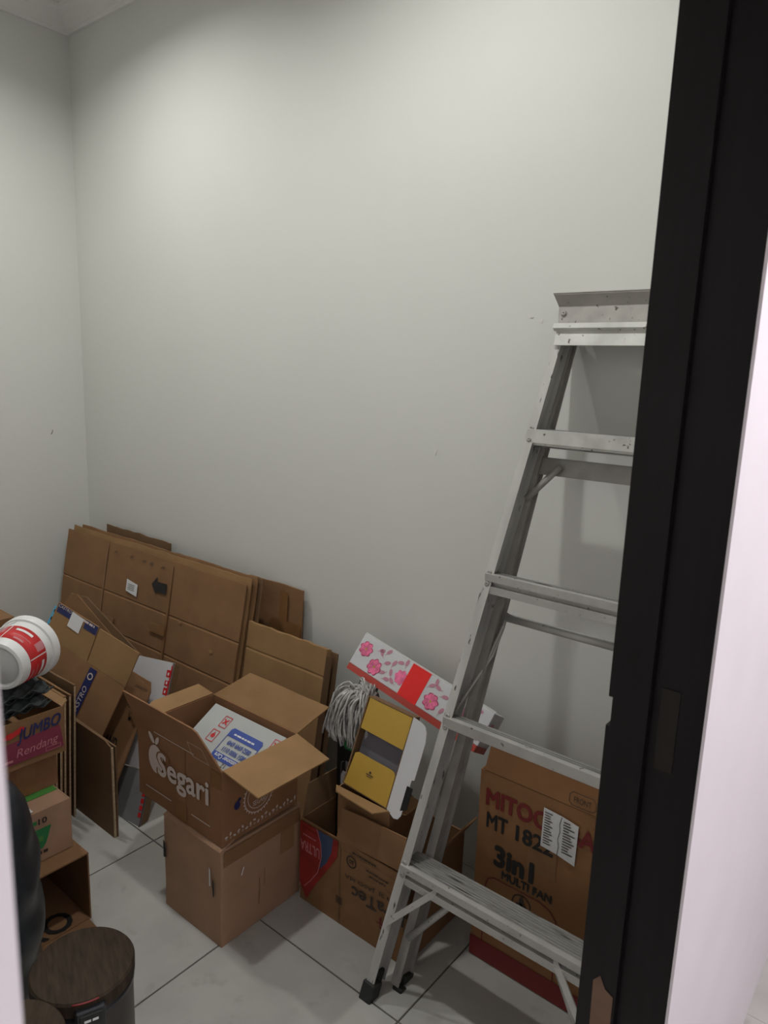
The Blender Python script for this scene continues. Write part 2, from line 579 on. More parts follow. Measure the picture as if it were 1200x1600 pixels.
STEPS = [.345, .72, 1.083, 1.446]
for sx in (-1, 1):
    mb = MB()
    prism(mb, sx, hwf, 0, .003, 0, .064, .03, 1.735)
    prism(mb, sx, hwf, .003, .023, 0, .003, .03, 1.735)
    prism(mb, sx, hwf, .003, .015, .061, .064, .03, 1.735)
    prism(mb, sx, hwf, .003, .006, .018, .022, .03, 1.735)
    ra = make('front_rail', mb, 'railpaint', lad, world=False)
    for zz in STEPS + [1.70]:
        for dz in ((-.012, .016) if zz < 1.6 else (-.012,)):
            M4 = Matrix.Translation((sx * (hwf(zz) - .011), 0, zz - .012 + dz)) @ Matrix.Rotation(math.pi / 2, 4, 'X')
            make('rivet', MB().lathe([(.0065, 0), (.0065, .0015), (.004, .003), (.0018, .0032), (.0018, .001), (0, .001)], 12, M4), 'aludull', ra, world=False, smooth=True)
    mb = MB()
    prism(mb, sx, hwr, 0, .003, .067, .122, .03, 1.70, .067, .095)
    prism(mb, sx, hwr, -.012, .012, .066, .069, .03, 1.70)
    prism(mb, sx, hwr, .003, .012, .119, .122, .03, 1.70, .092, .095)
    make('rear_rail', mb, 'aludull', lad, world=False)
    # rubber feet
    mb = MB()
    prism(mb, sx, hwf, -.006, .030, -.006, .030, -.004, .045)
    prism(mb, sx, hwf, -.004, .012, .030, .058, .004, .060)
    make('foot', mb, 'rubber', lad, world=False, bevel=.003)
    mb = MB()
    prism(mb, sx, hwr, -.005, .024, .066, .090, -.018, .030)
    prism(mb, sx, hwr, -.004, .014, .090, .128, -.028, .050)
    make('foot', mb, 'rubber', lad, world=False, bevel=.003)


def lev(x, y, z, zc):
    """level coordinates of a step turned into the leaning frame about (0, zc)"""
    return (x, y * CT - z * ST, zc + y * ST + z * CT)


for k, zc in enumerate(STEPS):
    h = hwf(zc) - .004
    mb = MB()

    def lb(x0, x1, y0, y1, z0, z1, mb=mb, zc=zc):
        mb.hexa([lev(*p, zc) for p in [(x0, y0, z0), (x1, y0, z0), (x1, y1, z0), (x0, y1, z0), (x0, y0, z1), (x1, y0, z1), (x1, y1, z1), (x0, y1, z1)]])
    TD = [.066, .030, .030, .050][k]
    lb(-h, h, .000, TD, -.003, 0)
    for q in range(int((TD - .012) / .0075)):
        lb(-h, h, .012 + q * .0075, .0145 + q * .0075, 0, .0016)
    lb(-h, h, TD - .004, TD, [-.030, -.02, -.03, -.045][k], -.003)
    st = make('step', mb, 'tread', lad, world=False)
    mf = MB()

    def lb2(x0, x1, y0, y1, z0, z1, mb=mf, zc=zc):
        mb.hexa([lev(*p, zc) for p in [(x0, y0, z0), (x1, y0, z0), (x1, y1, z0), (x0, y1, z0), (x0, y0, z1), (x1, y0, z1), (x1, y1, z1), (x0, y1, z1)]])
    if k in (0, 2):
        lb2(-h, h, -.008, .006, -.016, .002)
        lb2(-h, h, .004, .008, -.028, -.016)
        lb2(-h, h, -.008, .008, -.046, -.028)
    else:
        lb2(-h, h, -.008, .006, -.022 if k == 1 else -.030, .002)
        lb2(-h, h, -.002, .004, -.027 if k == 1 else -.036, -.022 if k == 1 else -.030)
    make('nosing', mf, 'alupaint' if k == 3 else 'alu', st, world=False)
# top cap: apron, ledge strip, band and flared lip
h = .150


def extrude(cp, h0, h1):
    mb = MB()
    for (y0, z0), (y1, z1) in zip(cp, cp[1:]):
        d = Vector((0, -(z1 - z0), y1 - y0)).normalized() * .003
        mb.hexa([Vector((-h0, y0, z0)), Vector((h0, y0, z0)), Vector((h0, y0, z0)) - d, Vector((-h0, y0, z0)) - d,
                 Vector((-h1, y1, z1)), Vector((h1, y1, z1)), Vector((h1, y1, z1)) - d, Vector((-h1, y1, z1)) - d])
    return mb


cap = make('top_cap', extrude([(-.008, 1.655), (-.008, 1.690)], h - .006, h - .006), 'alupaint', lad, world=False)
make('ledge', extrude([(-.008, 1.690), (-.018, 1.694), (-.018, 1.706), (-.004, 1.711)], h, h), 'alupaint', cap, world=False)
make('band', extrude([(-.002, 1.709), (-.006, 1.752)], h - .003, h + .002), 'capmetal', cap, world=False)
make('lip', extrude([(-.006, 1.752), (-.030, 1.776)], h + .002, h + .012), 'capmetal', cap, world=False)
make('top_plate', extrude([(-.028, 1.776), (.062, 1.784), (.062, 1.70)], h + .010, h + .004), 'capmetal', cap, world=False)
for sx in (-1, 1):
    M4 = Matrix.Translation((sx * (h - .014), -.0055, 1.735)) @ Matrix.Rotation(math.pi / 2, 4, 'X')
    make('rivet', MB().lathe([(.007, 0), (.007, .0015), (.004, .003), (.002, .0032), (.002, .001), (0, .001)], 12, M4), 'aludull', cap, world=False, smooth=True)
# rear cross bars
for zc in (.30, 1.375):
    hh = hwr(zc) - .003
    make('rear_bar', MB().box(-hh, hh, .078, .082, zc - .022, zc + .022).box(-hh, hh, .078, .100, zc + .019, zc + .022), 'aludull', lad, world=False)
tz = .985
hh = hwr(tz) - .02
make('spreader_tube', MB().tube([(-hh, .095, tz), (hh, .095, tz)], .0105, 12), 'alu', lad, world=False, smooth=True)
for sx in (-1, 1):
    for q, (ex, ey, ez) in enumerate([(hwf(.70) - .008, .010, .70), (hwr(.66) + .004, .066, .68)]):
        pts = [(sx * (hh + .001), .095, tz + .012), (sx * (hh + .003), .093 - .004 * q, tz - .03), (sx * (hh + .012 + .004 * q), .086 - .008 * q, tz - .10), (sx * ex, ey, ez)]
        make('spreader_arm', MB().tube(pts, .0042, 8), 'alu', lad, world=False, smooth=True)
    # flat strap from front rail to lowest step, round struts from the rear rails
    p, q = Vector((sx * (hwf(.20) - .012), -.004, .20)), Vector((sx * .150, .004, .325))
    e, t = Vector((0, 0, .011)), Vector((0, .002, 0))
    make('brace', MB().hexa([p - e - t, q - e - t, q - e + t, p - e + t, p + e - t, q + e - t, q + e + t, p + e + t]), 'alu', lad, world=False)
    make('brace', MB().tube([(sx * (hwr(.16) - .004), .064, .155), (sx * .125, .066, .30)], .0085, 10), 'alu', lad, world=False, smooth=True)
    make('brace', MB().tube([(sx * (hwr(1.28) - .004), .062, 1.285), (sx * .095, .064, 1.375)], .0085, 10), 'aludull', lad, world=False, smooth=True)

# ------------------------------------------------------------------ fan carton behind the ladder
t = thing('fan_carton', 'tall brown fan carton with red and black print standing behind the ladder', 'box', (-.62, 1.58, 0))
make('body', carton_body(-.825, -.405, 1.46, 1.658, 0, .537), 'mito', t, wob=.001, cuts=2)
make('flap', MB().slab(FR((-.815, 1.459, .539), (1, 0, 0), (0, .10, 1)), [(0, 0), (.40, 0), (.395, .068), (.010, .068)], .004), 'mito', t)
make('flap', MB().slab(FR((-.407, 1.47, .536), (0, 1, 0), (-.9, 0, -.5)), [(.0, 0), (.18, 0), (.17, .10), (.01, .10)], .004), 'mito', t)
fy = lambda x, z: face_y(x, 1.4585, z)
decal('red_band', 'darkred', t, fy(-.825, .004), [rect(0, 0, .42, .056)])
text('MITOCHIBA', .285, .044, 'darkred', t, fy(-.803, .449), bold=.04)
text('MT', .058, .040, 'black', t, fy(-.798, .389), bold=.03)
text('1822', .098, .040, 'black', t, fy(-.715, .389), bold=.03)
text('3in1', .105, .052, 'black', t, fy(-.768, .295), bold=.05)
text('MULTI FAN', .135, .021, 'black', t, fy(-.745, .266), bold=.04)
text('FRONT', .042, .015, 'softblack', t, fy(-.577, .553))
decal('front_mark', 'softblack', t, fy(-.588, .544), line([(.008, 0), (.056, 0), (.064, .008), (.064, .026), (.056, .034), (.008, .034), (0, .026), (0, .008), (.008, 0)], .0015))
decal('red_outline', 'darkred', t, fy(-.79, .06), line([(0, .0), (0, .165), (.006, .185), (.022, .195), (.150, .195), (.178, .185), (.196, .165), (.200, .14), (.200, 0)], .003))
em = fy(-.687, .222)
decal('fan_emblem', 'softblack', t, em, ring(0, 0, .023, .026) + [disc(.009 * math.cos(a), .009 * math.sin(a), .012, .006, 12, a) for a in (1.57, 3.66, 5.76)] + [disc(0, 0, .004)])
decal('tape_patch', 'tape', t, fy(-.68, .33), [rect(0, 0, .075, .075)], eps=.001)
pn = make('paper_note', MB().slab(FR((-.649, 1.4560, .407), (1, 0, -.02), (0.01, -.03, 1)), [(0, 0), (.040, -.003), (.088, -.012), (.090, .094), (.05, .101), (.002, .104)], .0006), 'paper', t)
nf = FR((-.649, 1.4550, .407), (1, 0, -.02), (.01, -.03, 1))
lines = []
for q in range(13):
    lines.append(rect(.006, .012 + q * .0068, .006 + .014 + .014 * random.random(), .0145 + q * .0068))
for q in range(12):
    lines.append(rect(.054, .010 + q * .0072, .056 + .012 + .016 * random.random(), .0128 + q * .0072))
decal('print_lines', 'softblack', pn, nf, lines, eps=.0012, stuff=True)
decal('tear_line', 'softblack', pn, nf, line([(.044, -.004), (.046, .02), (.043, .04), (.047, .06), (.045, .08), (.049, .1)], .0014), eps=.0014)

# ------------------------------------------------------------------ oil carton with the things standing in it
t = thing('oil_carton', 'brown oil carton with red and blue graphic and upside-down print, behind the ladder foot', 'box', (-1.12, 1.42, 0))
make('body', carton_body(-1.308, -.925, 1.305, 1.565, 0, .258), 'kraft', t, wob=.001, cuts=2)
make('flap', MB().slab(FR((-1.172, 1.304, .259), (1, 0, .03), (.16, .08, 1)), [(0, 0), (.235, 0), (.215, .098), (.0, .094)], .004), 'kraft', t, cuts=2, wob=.003)
make('flap', MB().slab(FR((-1.306, 1.312, .258), (0, 1, 0), (-.10, 0, 1)), [(0, 0), (.16, 0), (.15, .085), (.03, .088)], .004), 'kraft4', t)
make('flap', MB().slab(FR((-.928, 1.555, .258), (0, -1, 0), (.62, 0, .95)), [(0, 0), (.16, 0), (.145, .105), (.02, .10)], .004), 'kraft', t)
oy = lambda x, z: face_y(x, 1.3035, z)
decal('red_graphic', 'oilred', t, oy(-1.308, 0), [[(0, .055), (.028, .012), (.06, .07), (.105, .14), (.142, .20), (.148, .252), (0, .252)]])
decal('blue_graphic', 'slate', t, oy(-1.308, 0), [[(.070, .252), (.128, .252), (.122, .205), (.104, .165), (.078, .132), (.086, .175), (.082, .215)]], eps=.0016)
decal('white_line', 'rose', t, oy(-1.308, 0), line([(.066, .252), (.082, .215), (.085, .175), (.072, .12), (.045, .08), (.02, .05)], .0025), eps=.0020)
text('ULTRA', .075, .03, 'rose', t, oy(-1.305, .165), bold=.02, flip=True, eps=.0022)
text('~', .05, .006, 'rose', t, oy(-1.295, .212), flip=True, eps=.0022)
decal('crease_line', 'kraft4', t, oy(0, 0), [rect(-1.155, .012, -1.1525, .25), rect(-1.30, .236, -.93, .2375)])
text('4T \\ API SJ  JASO MA', .235, .014, 'softblack', t, FR((-1.135, 1.3035, .158), (1, 0, .05), (0, 0, 1)), flip=True, bold=.01)
text('UltraTec', .205, .036, 'softblack', t, FR((-1.108, 1.3035, .108), (1, 0, .05), (0, 0, 1)), flip=True, bold=.02)
text('4T', .05, .02, 'darkred', t, oy(-1.02, .083), flip=True, bold=.02)
text('1L', .018, .014, 'darkred', t, oy(-.962, .098), flip=True, bold=.02)
text('~', .03, .012, 'softblack', t, oy(-.965, .155), flip=True, bold=.02)
text('~', .075, .006, 'softblack', t, oy(-1.06, .213), flip=True)
text('~', .055, .006, 'softblack', t, oy(-1.05, .20), flip=True)
decal('round_mark', 'softblack', t, oy(-1.113, .214), ring(0, 0, .0145, .018))
text('50', .016, .012, 'softblack', t, oy(-1.121, .208), flip=True, bold=.02)
decal('square_mark', 'softblack', t, oy(-1.166, .064), [rect(q * .006, r_ * .006, q * .006 + .0045, r_ * .006 + .0045) for q in range(4) for r_ in range(4)])
text('~', .085, .006, 'softblack', t, oy(-1.11, .241), flip=True)
decal('red_mark', 'darkred', t, oy(-.968, .052), [disc(0, 0, .012, .02)] + line([(-.04, .02), (-.02, .02), (-.02, .034), (-.04, .034), (-.04, .02)], .003))

t = thing('black_carton', 'slim black carton with green SET label and white jar picture inside the oil carton', 'box', (-1.22, 1.49, .006))
make('body', carton_body(-1.298, -1.115, 1.44, 1.535, .006, .490, top=True), 'blackcard', t)
by = lambda x, z: face_y(x, 1.440, z)
pl = decal('green_label', 'green', t, by(-1.272, .432), [[(.006, 0), (.066, 0), (.072, .006), (.072, .022), (.066, .028), (.006, .028), (0, .022), (0, .006)]])
text('SET', .036, .015, 'paper', t, by(-1.256, .4385), eps=.002)
decal('jar_picture', 'whitecard', t, by(-1.285, .20), [[(.012, .0), (.075, 0), (.085, .02), (.085, .13), (.075, .16), (.012, .16), (.004, .14), (.004, .02)]])
decal('jar_line', 'softblack', t, by(-1.285, .20), line([(.02, .15), (.055, .15), (.06, .142), (.03, .137)], .003) + line([(.004, .10), (.085, .10)], .0018) +
      line([(.004, .055), (.085, .055)], .0018) + [rect(.045, .02, .055, .075)] + line([(.01, .01), (.04, .003), (.08, .012)], .002), eps=.002)
decal('code_frame', 'whiteprint', t, by(-1.287, .150), line([(.005, 0), (.065, 0), (.07, .005), (.07, .022), (.065, .027), (.005, .027), (0, .022), (0, .005), (.005, 0)], .0015))
text('BI-160', .045, .013, 'paper', t, by(-1.275, .157), eps=.002)
decal('red_curve', 'red', t, by(-1.295, .105), line([(0, 0), (.03, .018), (.06, .022), (.1, .014)], .01))
decal('jar_lid_picture', 'greycard', t, by(-1.285, .365), [rect(.022, 0, .068, .03)] + line([(.004, -.03), (.006, .02), (.016, .026)], .002))

t = thing('mop', 'grey string mop head lying on top of the black carton', 'mop', (-1.262, 1.475, .492))
rnd = random.Random(3)
mb = MB()
c0 = Vector((-1.222, 1.482, .552))
for k in range(170):
    a = math.pi + rnd.uniform(-1.5, 2.2)
    reach = rnd.uniform(.03, .115)
    p0 = c0 + Vector((math.cos(a) * .02 * rnd.random(), math.sin(a) * .018 * rnd.random(), rnd.uniform(.0, .03)))
    front = max(0, -math.sin(a))
    dx, dy = math.cos(a) * reach, math.sin(a) * reach * .75
    low = .545 - rnd.uniform(.035, .065) - .015 * front
    if p0.y + dy > 1.437:
        low = max(low, .497)
    else:
        dy = min(dy, 1.428 - p0.y - rnd.uniform(0, .03))
    top = rnd.uniform(.01, .05)
    j = lambda s: Vector((rnd.uniform(-s, s) * 1.8, rnd.uniform(-s, s) * .4, rnd.uniform(-s, s) * 1.5))
    pts = [p0, p0 + Vector((dx * .45, dy * .45, top)) + j(.006), p0 + Vector((dx * .85, dy * .9, top * .4)) + j(.006),
           Vector((p0.x + dx * 1.05, p0.y + dy, (c0.z + low) / 2)) + j(.006), Vector((p0.x + dx * 1.05 + rnd.uniform(-.012, .012), p0.y + dy, low))]
    # smooth the strand
    fine = []
    for i in range(len(pts) - 1):
        q0, q1, q2, q3 = pts[max(i - 1, 0)], pts[i], pts[i + 1], pts[min(i + 2, len(pts) - 1)]
        for s in (0, .33, .66):
            fine.append(.5 * ((2 * q1) + (q2 - q0) * s + (2 * q0 - 5 * q1 + 4 * q2 - q3) * s * s + (3 * q1 - q0 - 3 * q2 + q3) * s ** 3))
    fine.append(pts[-1])
    mb.tube(fine, .0031, 5)
tag(make('strands', mb, 'mopgrey', t, smooth=True), kind='stuff')
make('clamp', MB().box(-1.285, -1.215, 1.468, 1.498, .493, .545), 'blackplastic', t, bevel=.006)

t = thing('kraft_tray', 'low brown folded tray under the open gold-lined box', 'box', (-1.09, 1.40, .26))
make('tray', carton_body(-1.190, -1.010, 1.328, 1.430, .262, .395, .003), 'kraft', t)
make('flap', MB().slab(FR((-1.195, 1.325, .396), (1, 0, .01), (.02, -1, .18)), [(0, 0), (.185, 0), (.165, .045), (.025, .030)], .003), 'kraft3', t)
make('flap', MB().slab(FR((-1.013, 1.328, .392), (0, 1, 0), (1, 0, .22)), [(0, 0), (.098, 0), (.08, .05), (.01, .05)], .003), 'kraft3', t)

# open gold-lined box leaning in the tray
yo, yr, yu = Vector((-1.181, 1.335, .406)), Vector((1, 0, 0)), Vector((.014, .081, .23)).normalized()
yr = (yr - yu * yr.dot(yu)).normalized()
yfr = (yo, yr, yu)
yn = yr.cross(yu)
t = thing('gold_lined_box', 'open box with gold flaps, grey lining and white lid, leaning above the oil carton', 'box', yo)
YW, YH, YD = .158, .246, .032


def ybox(mb, u0, u1, v0, v1, d0, d1):
    P = lambda u, v, d: yo + yr * u + yu * v - yn * d
    return mb.hexa([P(u0, v0, d0), P(u1, v0, d0), P(u1, v0, d1), P(u0, v0, d1), P(u0, v1, d0), P(u1, v1, d0), P(u1, v1, d1), P(u0, v1, d1)])


mb = MB()
ybox(mb, 0, .004, 0, YH, 0, YD); ybox(mb, YW - .003, YW, 0, YH, 0, YD)
ybox(mb, .004, YW - .003, 0, .003, 0, YD); ybox(mb, .004, YW - .003, YH - .003, YH, 0, YD)
make('outer_shell', mb, 'kraft4', t)
make('lining', ybox(MB(), .004, YW - .003, .003, YH - .003, YD - .003, YD), 'lilac', t)
make('gold_flap', MB().slab(yfr, [(.006, YH - .088), (YW - .004, YH - .090), (YW - .001, YH - .001), (.008, YH - .001)], .002), 'gold', t)
lowf = make('gold_flap', MB().slab(yfr, [(.004, .002), (YW - .004, .002), (YW - .004, .085), (YW - .009, .093), (YW - .018, .096), (.022, .096), (.012, .09)], .002), 'gold', t)
decal('emblem', 'softblack', lowf, yfr, [disc(.078, .062, .004, .0035, 8), rect(.066, .054, .090, .0565), rect(.069, .0495, .087, .0515)], eps=.001)
lr = (yr * .985 + yn * .14).normalized()
make('lid', MB().slab((yo + yr * YW, lr, yu), [(0, 0), (.030, -.010), (.043, -.006), (.050, .006), (.052, .10), (.060, .103), (.061, .20), (.055, .225), (.045, .238), (.03, .243), (0, .246)], .0025), 'whitecard', t)
make('tuck_flap', MB().slab((yo + yr * (YW + .046) + yn * .016, yr, yu), [(.002, .02), (.02, .03), (.02, .085), (.002, .085)], .002), 'blackcard', t)

# floral gift box resting on the mop and the wall
fo = Vector((-1.340, 1.530, .650))
fu = Vector((.976, 0, -.219)).normalized()
fv = Vector((.165, .516, .845))
fv = (fv - fu * fv.dot(fu)).normalized()
fn = fu.cross(fv)
ffr = (fo, fu, fv)
t = thing('floral_gift_box', 'long white gift box with pink flowers and a red ribbon, tilted against the wall', 'box', fo)
FL, FV, FD = .470, .097, .085


def fbox(mb, u0, u1, v0, v1, d0, d1):
    P = lambda u, v, d: fo + fu * u + fv * v - fn * d
    return mb.hexa([P(u0, v0, d0), P(u1, v0, d0), P(u1, v0, d1), P(u0, v0, d1), P(u0, v1, d0), P(u1, v1, d0), P(u1, v1, d1), P(u0, v1, d1)])


make('lid', fbox(MB(), 0, FL, 0, FV, 0, FD), 'whitecard', t, bevel=.0015)
make('base', fbox(MB(), .002, FL - .002, -.018, 0, -.001, FD), 'redbase', t)
make('ribbon', fbox(MB(), .190, .256, -.0005, FV + .001, -.0012, FD), 'ribbon', t)
make('clear_rim', fbox(MB(), 0, FL, FV + .0005, FV + .006, .004, .006), 'greyplastic', t)


def flower(cx, cy, r, seed):
    rr = random.Random(seed)
    pts = []
    for k in range(60):
        a = 2 * math.pi * k / 60
        q = r * (.80 + .20 * abs(math.sin(a * 3.5 + seed))) * (1 + .03 * math.sin(9 * a))
        pts.append((min(max(cx + q * math.cos(a), .001), FL - .001), min(max(cy + q * math.sin(a), .001), FV - .001)))
    return pts


FLW = [(.030, .060, .024, 1), (.083, .028, .025, 2), (.176, .044, .022, 3), (.292, .032, .025, 4), (.400, .050, .024, 5), (.452, .03, .02, 6)]
decal('flower', 'deeppink', t, ffr, [flower(x, y, r, s) for x, y, r, s in FLW[:2] + FLW[3:]], eps=.0008, each=True)
decal('petals', 'pink', t, ffr, [flower(x, y, r * .90, s + .3) for x, y, r, s in FLW[:2] + FLW[3:]], eps=.0011, each=True)
decal('flower', 'pink', t, ffr, [flower(*FLW[2])], eps=.0009)
decal('flower_centre', 'gold', t, ffr, [disc(x, y, .0035) for x, y, r, s in FLW[:2] + FLW[3:]], eps=.0015, each=True)
decal('petal_line', 'deeppink', t, ffr, sum([line([(x + .006 * math.cos(a), y + .006 * math.sin(a)), (x + r * .7 * math.cos(a), y + r * .7 * math.sin(a))], .0009)
      for x, y, r, s in FLW[:2] + FLW[3:] for a in (.5 + s, 1.7 + s, 3.0 + s, 4.2 + s, 5.4 + s)], []), eps=.0014, stuff=True)
lv = []
ln = []
for cx, cy, a in [(.075, .078, .4), (.088, .070, 2.2), (.100, .083, .9), (.134, .062, 1.2), (.148, .078, .3), (.143, .034, 2.0), (.120, .030, 3.5), (.130, .016, .2),
                  (.160, .018, 2.6), (.172, .082, 1.5), (.110, .055, .5), (.268, .068, .6), (.284, .080, 1.8), (.300, .074, 2.9), (.318, .062, .2), (.330, .02, 1.1), (.345, .07, 2.4), (.36, .03, .8), (.425, .078, .4)]:
    lv.append(disc(cx + .007 * math.cos(a), cy + .007 * math.sin(a), .0105, .0055, 12, a))
    ln += line([(cx - .010 * math.cos(a + .3), cy - .010 * math.sin(a + .3)), (cx, cy)], .0012)
decal('leaf', 'mauve', t, ffr, lv, eps=.0008, each=True)
decal('stem', 'mauve', t, ffr, ln, eps=.0007, stuff=True)
efr = (fo + fu * FL, -fn, fv)
decal('flower', 'mauve', t, efr, [disc(.025, .05, .018, .02, 14), disc(.06, .03, .014, .018, 14)], eps=.0012)

# ------------------------------------------------------------------ cartons in the middle of the floor
t = thing('plain_carton', 'plain brown carton on the floor under the open carton', 'box', (-1.445, 1.18, 0))
make('body', carton_body(-1.575, -1.328, 1.035, 1.322, 0, .285, top=True), 'kraftpink', t, wob=.003, cuts=3, seed=3)
make('flap', MB().slab(FR((-1.575, 1.033, .284), (1, 0, 0), (0, .20, .06)), [(0, 0), (.247, 0), (.247, .05), (0, .05)], .004), 'kraftpink', t)
make('tape', MB().slab(face_x(-1.3245, 1.045, .235), [(0, 0), (.27, 0), (.27, .042), (0, .042)], .0004), 'kraft', t)
make('tape', MB().slab(face_x(-1.3243, 1.243, .165), [(0, 0), (.05, 0), (.052, .07), (.002, .072)], .0004), 'kraft3', t)
decal('hole', 'black', t, FR((-1.352, 1.031, .142), (1, 0, .0), (-.10, 0, 1)), [[(0, 0), (.006, .01), (.008, .045), (.004, .06), (.0, .03)]], eps=.002)
decal('handle_hole', 'black', t, face_y(-1.572, 1.031, .155), [[(0, 0), (.012, .004), (.013, .03), (.006, .05), (0, .055)]], eps=.002)
decal('torn_paper', 'paper', t, face_y(-1.368, 1.031, .17), [[(0, .0), (.006, .002), (.005, .05), (0, .055)]], eps=.002)
decal('torn_paper', 'paper', t, face_x(-1.324, 1.10, .185), line([(0, 0), (.007, .018)], .004), eps=.0022)
decal('scratch', 'kraft4', t, face_x(-1.324, 1.16, .06), line([(0, 0), (.004, .05), (.002, .08)], .002) + line([(.02, .05), (.021, .1)], .002), eps=.0022)

X0, X1, Y0, Y1, Z0, Z1 = -1.705, -1.330, 1.043, 1.310, .293, .505
t = thing('open_carton', 'open brown carton with white apple print, stacked on the plain carton', 'box', ((X0 + X1) / 2, (Y0 + Y1) / 2, Z0))
make('body', carton_body(X0, X1, Y0, Y1, Z0, Z1), 'kraft2', t, wob=.001, cuts=2)
make('flap', MB().slab(FR((X0, Y0, Z1), (1, 0, 0), (-.03, -.02, .1)), [(0, 0), (X1 - X0, 0), (X1 - X0 - .005, .012), (X1 - X0 - .052, .092), (X1 - X0 - .07, .098), (-.012, .100)], .004), 'kraft2', t)
make('flap', MB().slab(FR((X0, Y1, Z1), (1, 0, 0), (.10, .072, .10)), [(.004, 0), (X1 - X0 - .004, 0), (X1 - X0 - .02, .130), (.02, .130)], .004), 'kraft3', t, cuts=2, wob=.002)
make('flap', MB().slab(FR((X1, Y0, Z1), (0, 1, 0), (1, -.06, -.10)), [(.004, 0), (Y1 - Y0 - .004, 0), (Y1 - Y0 - .014, .142), (.008, .140)], .004), 'kraft3', t)
make('flap', MB().slab(FR((X0, Y1, Z1), (0, -1, 0), (-.75, 0, .30)), [(.004, 0), (Y1 - Y0 - .004, 0), (Y1 - Y0 - .08, .055), (.02, .055)], .004), 'kraft3', t)
make('tape', MB().slab(face_y(-1.525, Y0 - .0016, Z0), [(0, 0), (.045, 0), (.045, .295), (0, .295)], .0003), 'kraft2', t)
make('tape', MB().slab(face_y(-1.527, Y0 - .0020, Z0), [(0, 0), (.05, 0), (.05, .055), (0, .057)], .0003), 'tape', t)
make('tape', MB().slab(face_y(-1.372, Y0 - .0018, .455), [(0, 0), (.042, 0), (.042, .045), (0, .045)], .0003), 'tape', t)
sy = lambda x, z: face_y(x, Y0 - .0022, z)
text('Segari', .222, .088, 'whiteprint', t, sy(-1.602, .372), bold=.022, eps=.0020)
text('S', .050, .072, 'kraft2', t, sy(-1.606, .389), bold=.05, eps=.0010, name='letter_gap')
decal('apple_print', 'whiteprint', t, sy(-1.628, .432), [disc(.014, .000, .034, .042, 28)], eps=.0008)
decal('apple_leaf', 'whiteprint', t, sy(-1.628, .432), [disc(-.004, .060, .019, .0085, 14, 2.3), disc(.022, .058, .015, .007, 14, 1.0)], eps=.0008)
decal('print_line', 'whiteprint', t, sy(0, 0), [rect(-1.665, .3325, -1.545, .3355), rect(-1.455, .3325, -1.375, .3355), rect(-1.62, .512, -1.44, .514)] , eps=.001)
decal('box_outline', 'whiteprint', t, FR((-1.435, Y0 - .006, .515), (1, 0, 0), (-.03, -.02, .1)), line([(0, 0), (.068, 0), (.06, .042), (.0, .042), (0, 0)], .0012), eps=.004)
gx = lambda y, z: face_x(X1, y, z)
decal('gear_stamp', 'whiteprint', t, gx(1.165, .388), ring(0, 0, .036, .038) + ring(0, 0, .047, .050) + [[(.05 * math.cos(a), .05 * math.sin(a)), (.055 * math.cos(a + .05), .055 * math.sin(a + .05)), (.05 * math.cos(a + .1), .05 * math.sin(a + .1))] for a in [q * .22 for q in range(28)]])
text('SEGARI', .045, .014, 'whiteprint', t, gx(1.145, .362), eps=.0016)
decal('blue_mark', 'navy', t, gx(1.092, .39), [disc(0, 0, .010, .012), disc(.008, .014, .006, .005, 12, .5)])
decal('leaf_print', 'whiteprint', t, gx(1.048, .305), sum([[disc(.008 + q * .0135, .010 + .006 * math.sin(q * 2.1), .0055, .003, 8, q * 1.3)] + ring(.008 + q * .0135, .004, .002, .003, 8) for q in range(19)], []))
make('tape', MB().slab(face_x(X1 + .0016, Y1 - .05, .44), [(0, 0), (.05, 0), (.05, .05), (0, .05)], .0003), 'tape', t)

# white carton inside the open carton
wo = Vector((-1.650, 1.136, .421))
wu = Vector((0, .140, .085)).normalized()
t = thing('white_carton', 'white carton with blue customer label lying inside the open carton', 'box', wo)
WW, WH, WD = .312, .162, .030


def wbox(mb, u0, u1, v0, v1, d0, d1):
    r = Vector((1, 0, 0))
    n = r.cross(wu)
    P = lambda u, v, d: wo + r * u + wu * v - n * d
    return mb.hexa([P(u0, v0, d0), P(u1, v0, d0), P(u1, v0, d1), P(u0, v0, d1), P(u0, v1, d0), P(u1, v1, d0), P(u1, v1, d1), P(u0, v1, d1)])


make('body', wbox(MB(), 0, WW, 0, WH, 0, WD), 'shadedwhite', t, bevel=.002)
wfr = (wo, Vector((1, 0, 0)), wu)
lab = decal('blue_label', 'blue', t, wfr, [[(.135, .020), (.255, .020), (.262, .028), (.262, .040), (.128, .040), (.128, .028)], [(.128, .092), (.262, .092), (.262, .112), (.255, .120), (.135, .120), (.128, .112)],
                                      rect(.128, .04, .1305, .092), rect(.2595, .04, .262, .092)])
F2 = lambda u, v: (wo + Vector((1, 0, 0)) * u + wu * v, Vector((1, 0, 0)), wu)
text('Customer Care', .10, .013, 'paper', lab, F2(.140, .024), flip=True, eps=.002, bold=.015)
text('0851 9000 0111', .095, .014, 'blue', lab, F2(.150, .047), flip=True, eps=.002, bold=.02)
text('0852 6949 6949', .095, .014, 'blue', lab, F2(.150, .069), flip=True, eps=.002, bold=.02)
text('~', .085, .007, 'paper', lab, F2(.150, .100), flip=True, eps=.002)
for q, (u, v) in enumerate([(.075, .105), (.070, .055), (.285, .108)]):
    decal('red_symbol', 'red', t, F2(u, v), line([(0, 0), (.028, 0), (.028, .036), (0, .036), (0, 0)], .0022) + (line([(.007, .012), (.021, .026)], .005) + line([(.021, .012), (.007, .026)], .005) if q != 1 else [disc(.014, .018, .008, .007), rect(.012, .02, .016, .03)]))
for q in range(6):
    text('12', .014, .012, 'softblack', t, F2(.085 + q * .034, .006), flip=True, eps=.0015)
